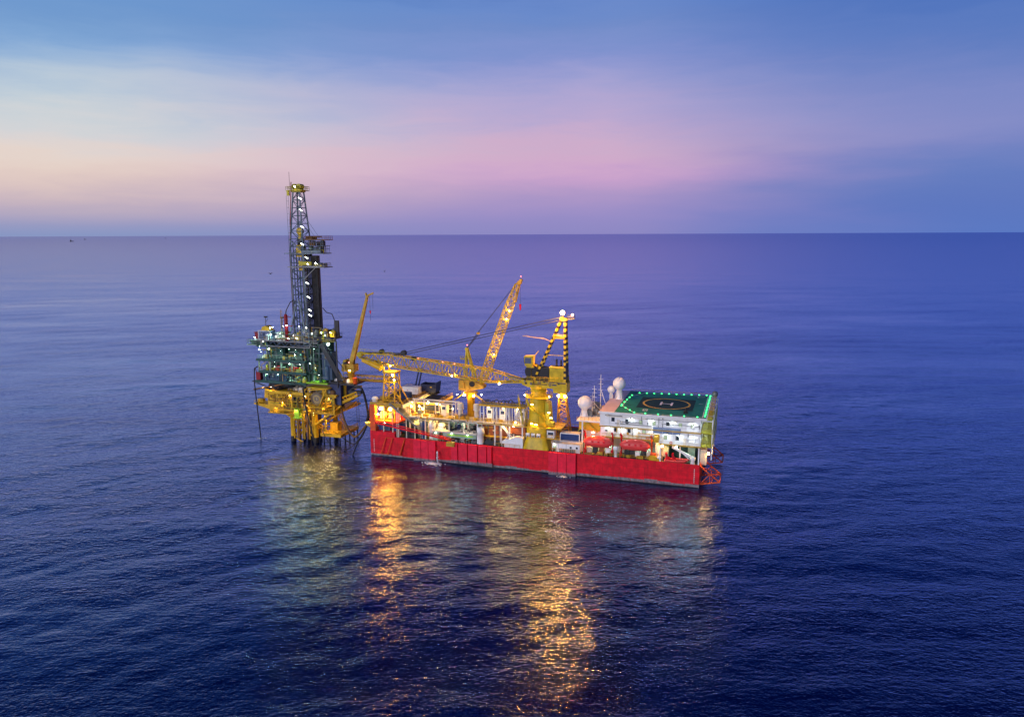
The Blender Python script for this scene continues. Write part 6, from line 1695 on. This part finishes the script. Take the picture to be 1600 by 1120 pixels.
sw.part('pipe', 'black', MB().path([(-47.0, 5.8, 26.4), (-48.4, 5.6, 25.6), (-48.8, 5.6, 21), (-48.2, 5.6, 10), (-47.4, 5.6, -1.5)], .19, 7))
sw.part('bracket', 'dark_steel', MB().beam((-48.9, 5.6, 21.2), (-44.6, 5.8, 21.6), .2).beam((-48.9, 5.6, 20.4), (-44.6, 5.8, 19.6), .16))
m = MB()
for i in range(26):
    a, r = RNG.uniform(0, 6.28), abs(RNG.gauss(0, .7))
    m.gem((-47.4 + r * math.cos(a) * 1.4, 5.6 + r * math.sin(a), .12), RNG.uniform(.08, .25), (1.6, 1.2, .4))
sf = solo('foam_patch', 'small white foam patch where the thin riser meets the sea', 'foam', 'foam', m, (-47.4, 5.6, 0)); sf['kind'] = 'stuff'

# ------------------------------------------------------------------ discharge water, boats far off, birds
m = MB()
for i in range(90):
    t = RNG.random()
    m.gem((24.3 + RNG.gauss(0, .12) + t * .5, -.8 - t * 1.0 + RNG.gauss(0, .1), 3.6 - 3.3 * t * t + RNG.gauss(0, .08)), RNG.uniform(.06, .16), (1, 1, 1.6))
for i in range(240):
    a, r = RNG.uniform(0, 6.28), abs(RNG.gauss(0, 1.0))
    m.gem((23.2 + r * math.cos(a) * 1.7, -2.0 + r * math.sin(a) * .9, .1 + RNG.random() * .3 * max(0, 1 - r)), RNG.uniform(.07, .26), (1.7, 1.1, .5))
fw = solo('discharge_splash', 'white water pouring from the hull side into the sea', 'splash', 'foam', m, (24, -1.2, 0)); fw['kind'] = 'stuff'
m = MB()
for i in range(70):
    a, r = RNG.uniform(0, 6.28), abs(RNG.gauss(0, .7))
    m.gem((66.0 + r * math.cos(a) * 1.8, -2.0 + r * math.sin(a) * .6, .1), RNG.uniform(.06, .18), (1.6, 1.1, .5))
fw = solo('discharge_splash', 'small foam streak beside the panels below the white deckhouse', 'splash', 'foam', m, (66, -2, 0)); fw['kind'] = 'stuff'
def world_thing(name, label, cat, mat, mb, x, y, z, rz, group):
    ob = bpy.data.objects.new(name, mb.mesh(name, (0, 0, 0), [mat])); COL.objects.link(ob)
    ob.location = (x, y, z); ob.rotation_euler = (0, 0, rz); ob['label'] = label; ob['category'] = cat; ob['group'] = group
def far_boat(s):
    mm = MB().prism([(-14 * s, 3 * s), (-12 * s, -1), (11 * s, -1), (16 * s, 5 * s), (10 * s, 3.5 * s)], -3.5 * s, 3.5 * s)
    mm.box(-10 * s, -2 * s, -2.8 * s, 2.8 * s, 3 * s, 10 * s).box(-9 * s, -4 * s, -2.3 * s, 2.3 * s, 10 * s, 13 * s).tube((-6 * s, 0, 13 * s), (-6 * s, 0, 20 * s), .5 * s)
    return mm
D_ = 7000
for x, s, d, lb in ((122, 1.6, 9500, 'dark ship on the horizon, largest and leftmost speck'), (143, 1.3, 14000, 'small ship on the horizon just right of the largest speck'), (267, 1.2, 18000, 'faint ship on the horizon between the left edge and the derrick')):
    world_thing('distant_ship', lb, 'ship', 'dark_steel', far_boat(s), (x - 800) / 1130 * d, d, 0, .4, 'ships on the horizon')
def bird():
    mm = MB().ball((0, 0, 0), .16, 8, 6, (2.2, .8, .8))
    for sg in (-1, 1):
        mm.add([(-.2, 0, .05), (.25, 0, .05), (.15, sg * .5, .28), (-.1, sg * .5, .28), (-.2, sg * 1.0, .12)], [(0, 1, 2, 3), (3, 2, 4)])
    return mm
for (x, y, z), lb in (((-63, 190, 62), 'dark seabird flying left of the derrick'), ((-59.2, 196, 60.5), 'smaller seabird between the first bird and the derrick'), ((-33.2, 190, 62.5), 'dark seabird flying above the slim platform crane')):
    world_thing('seabird', lb, 'bird', 'black', bird(), x, y, z, RNG.uniform(0, 6), 'seabirds in flight')
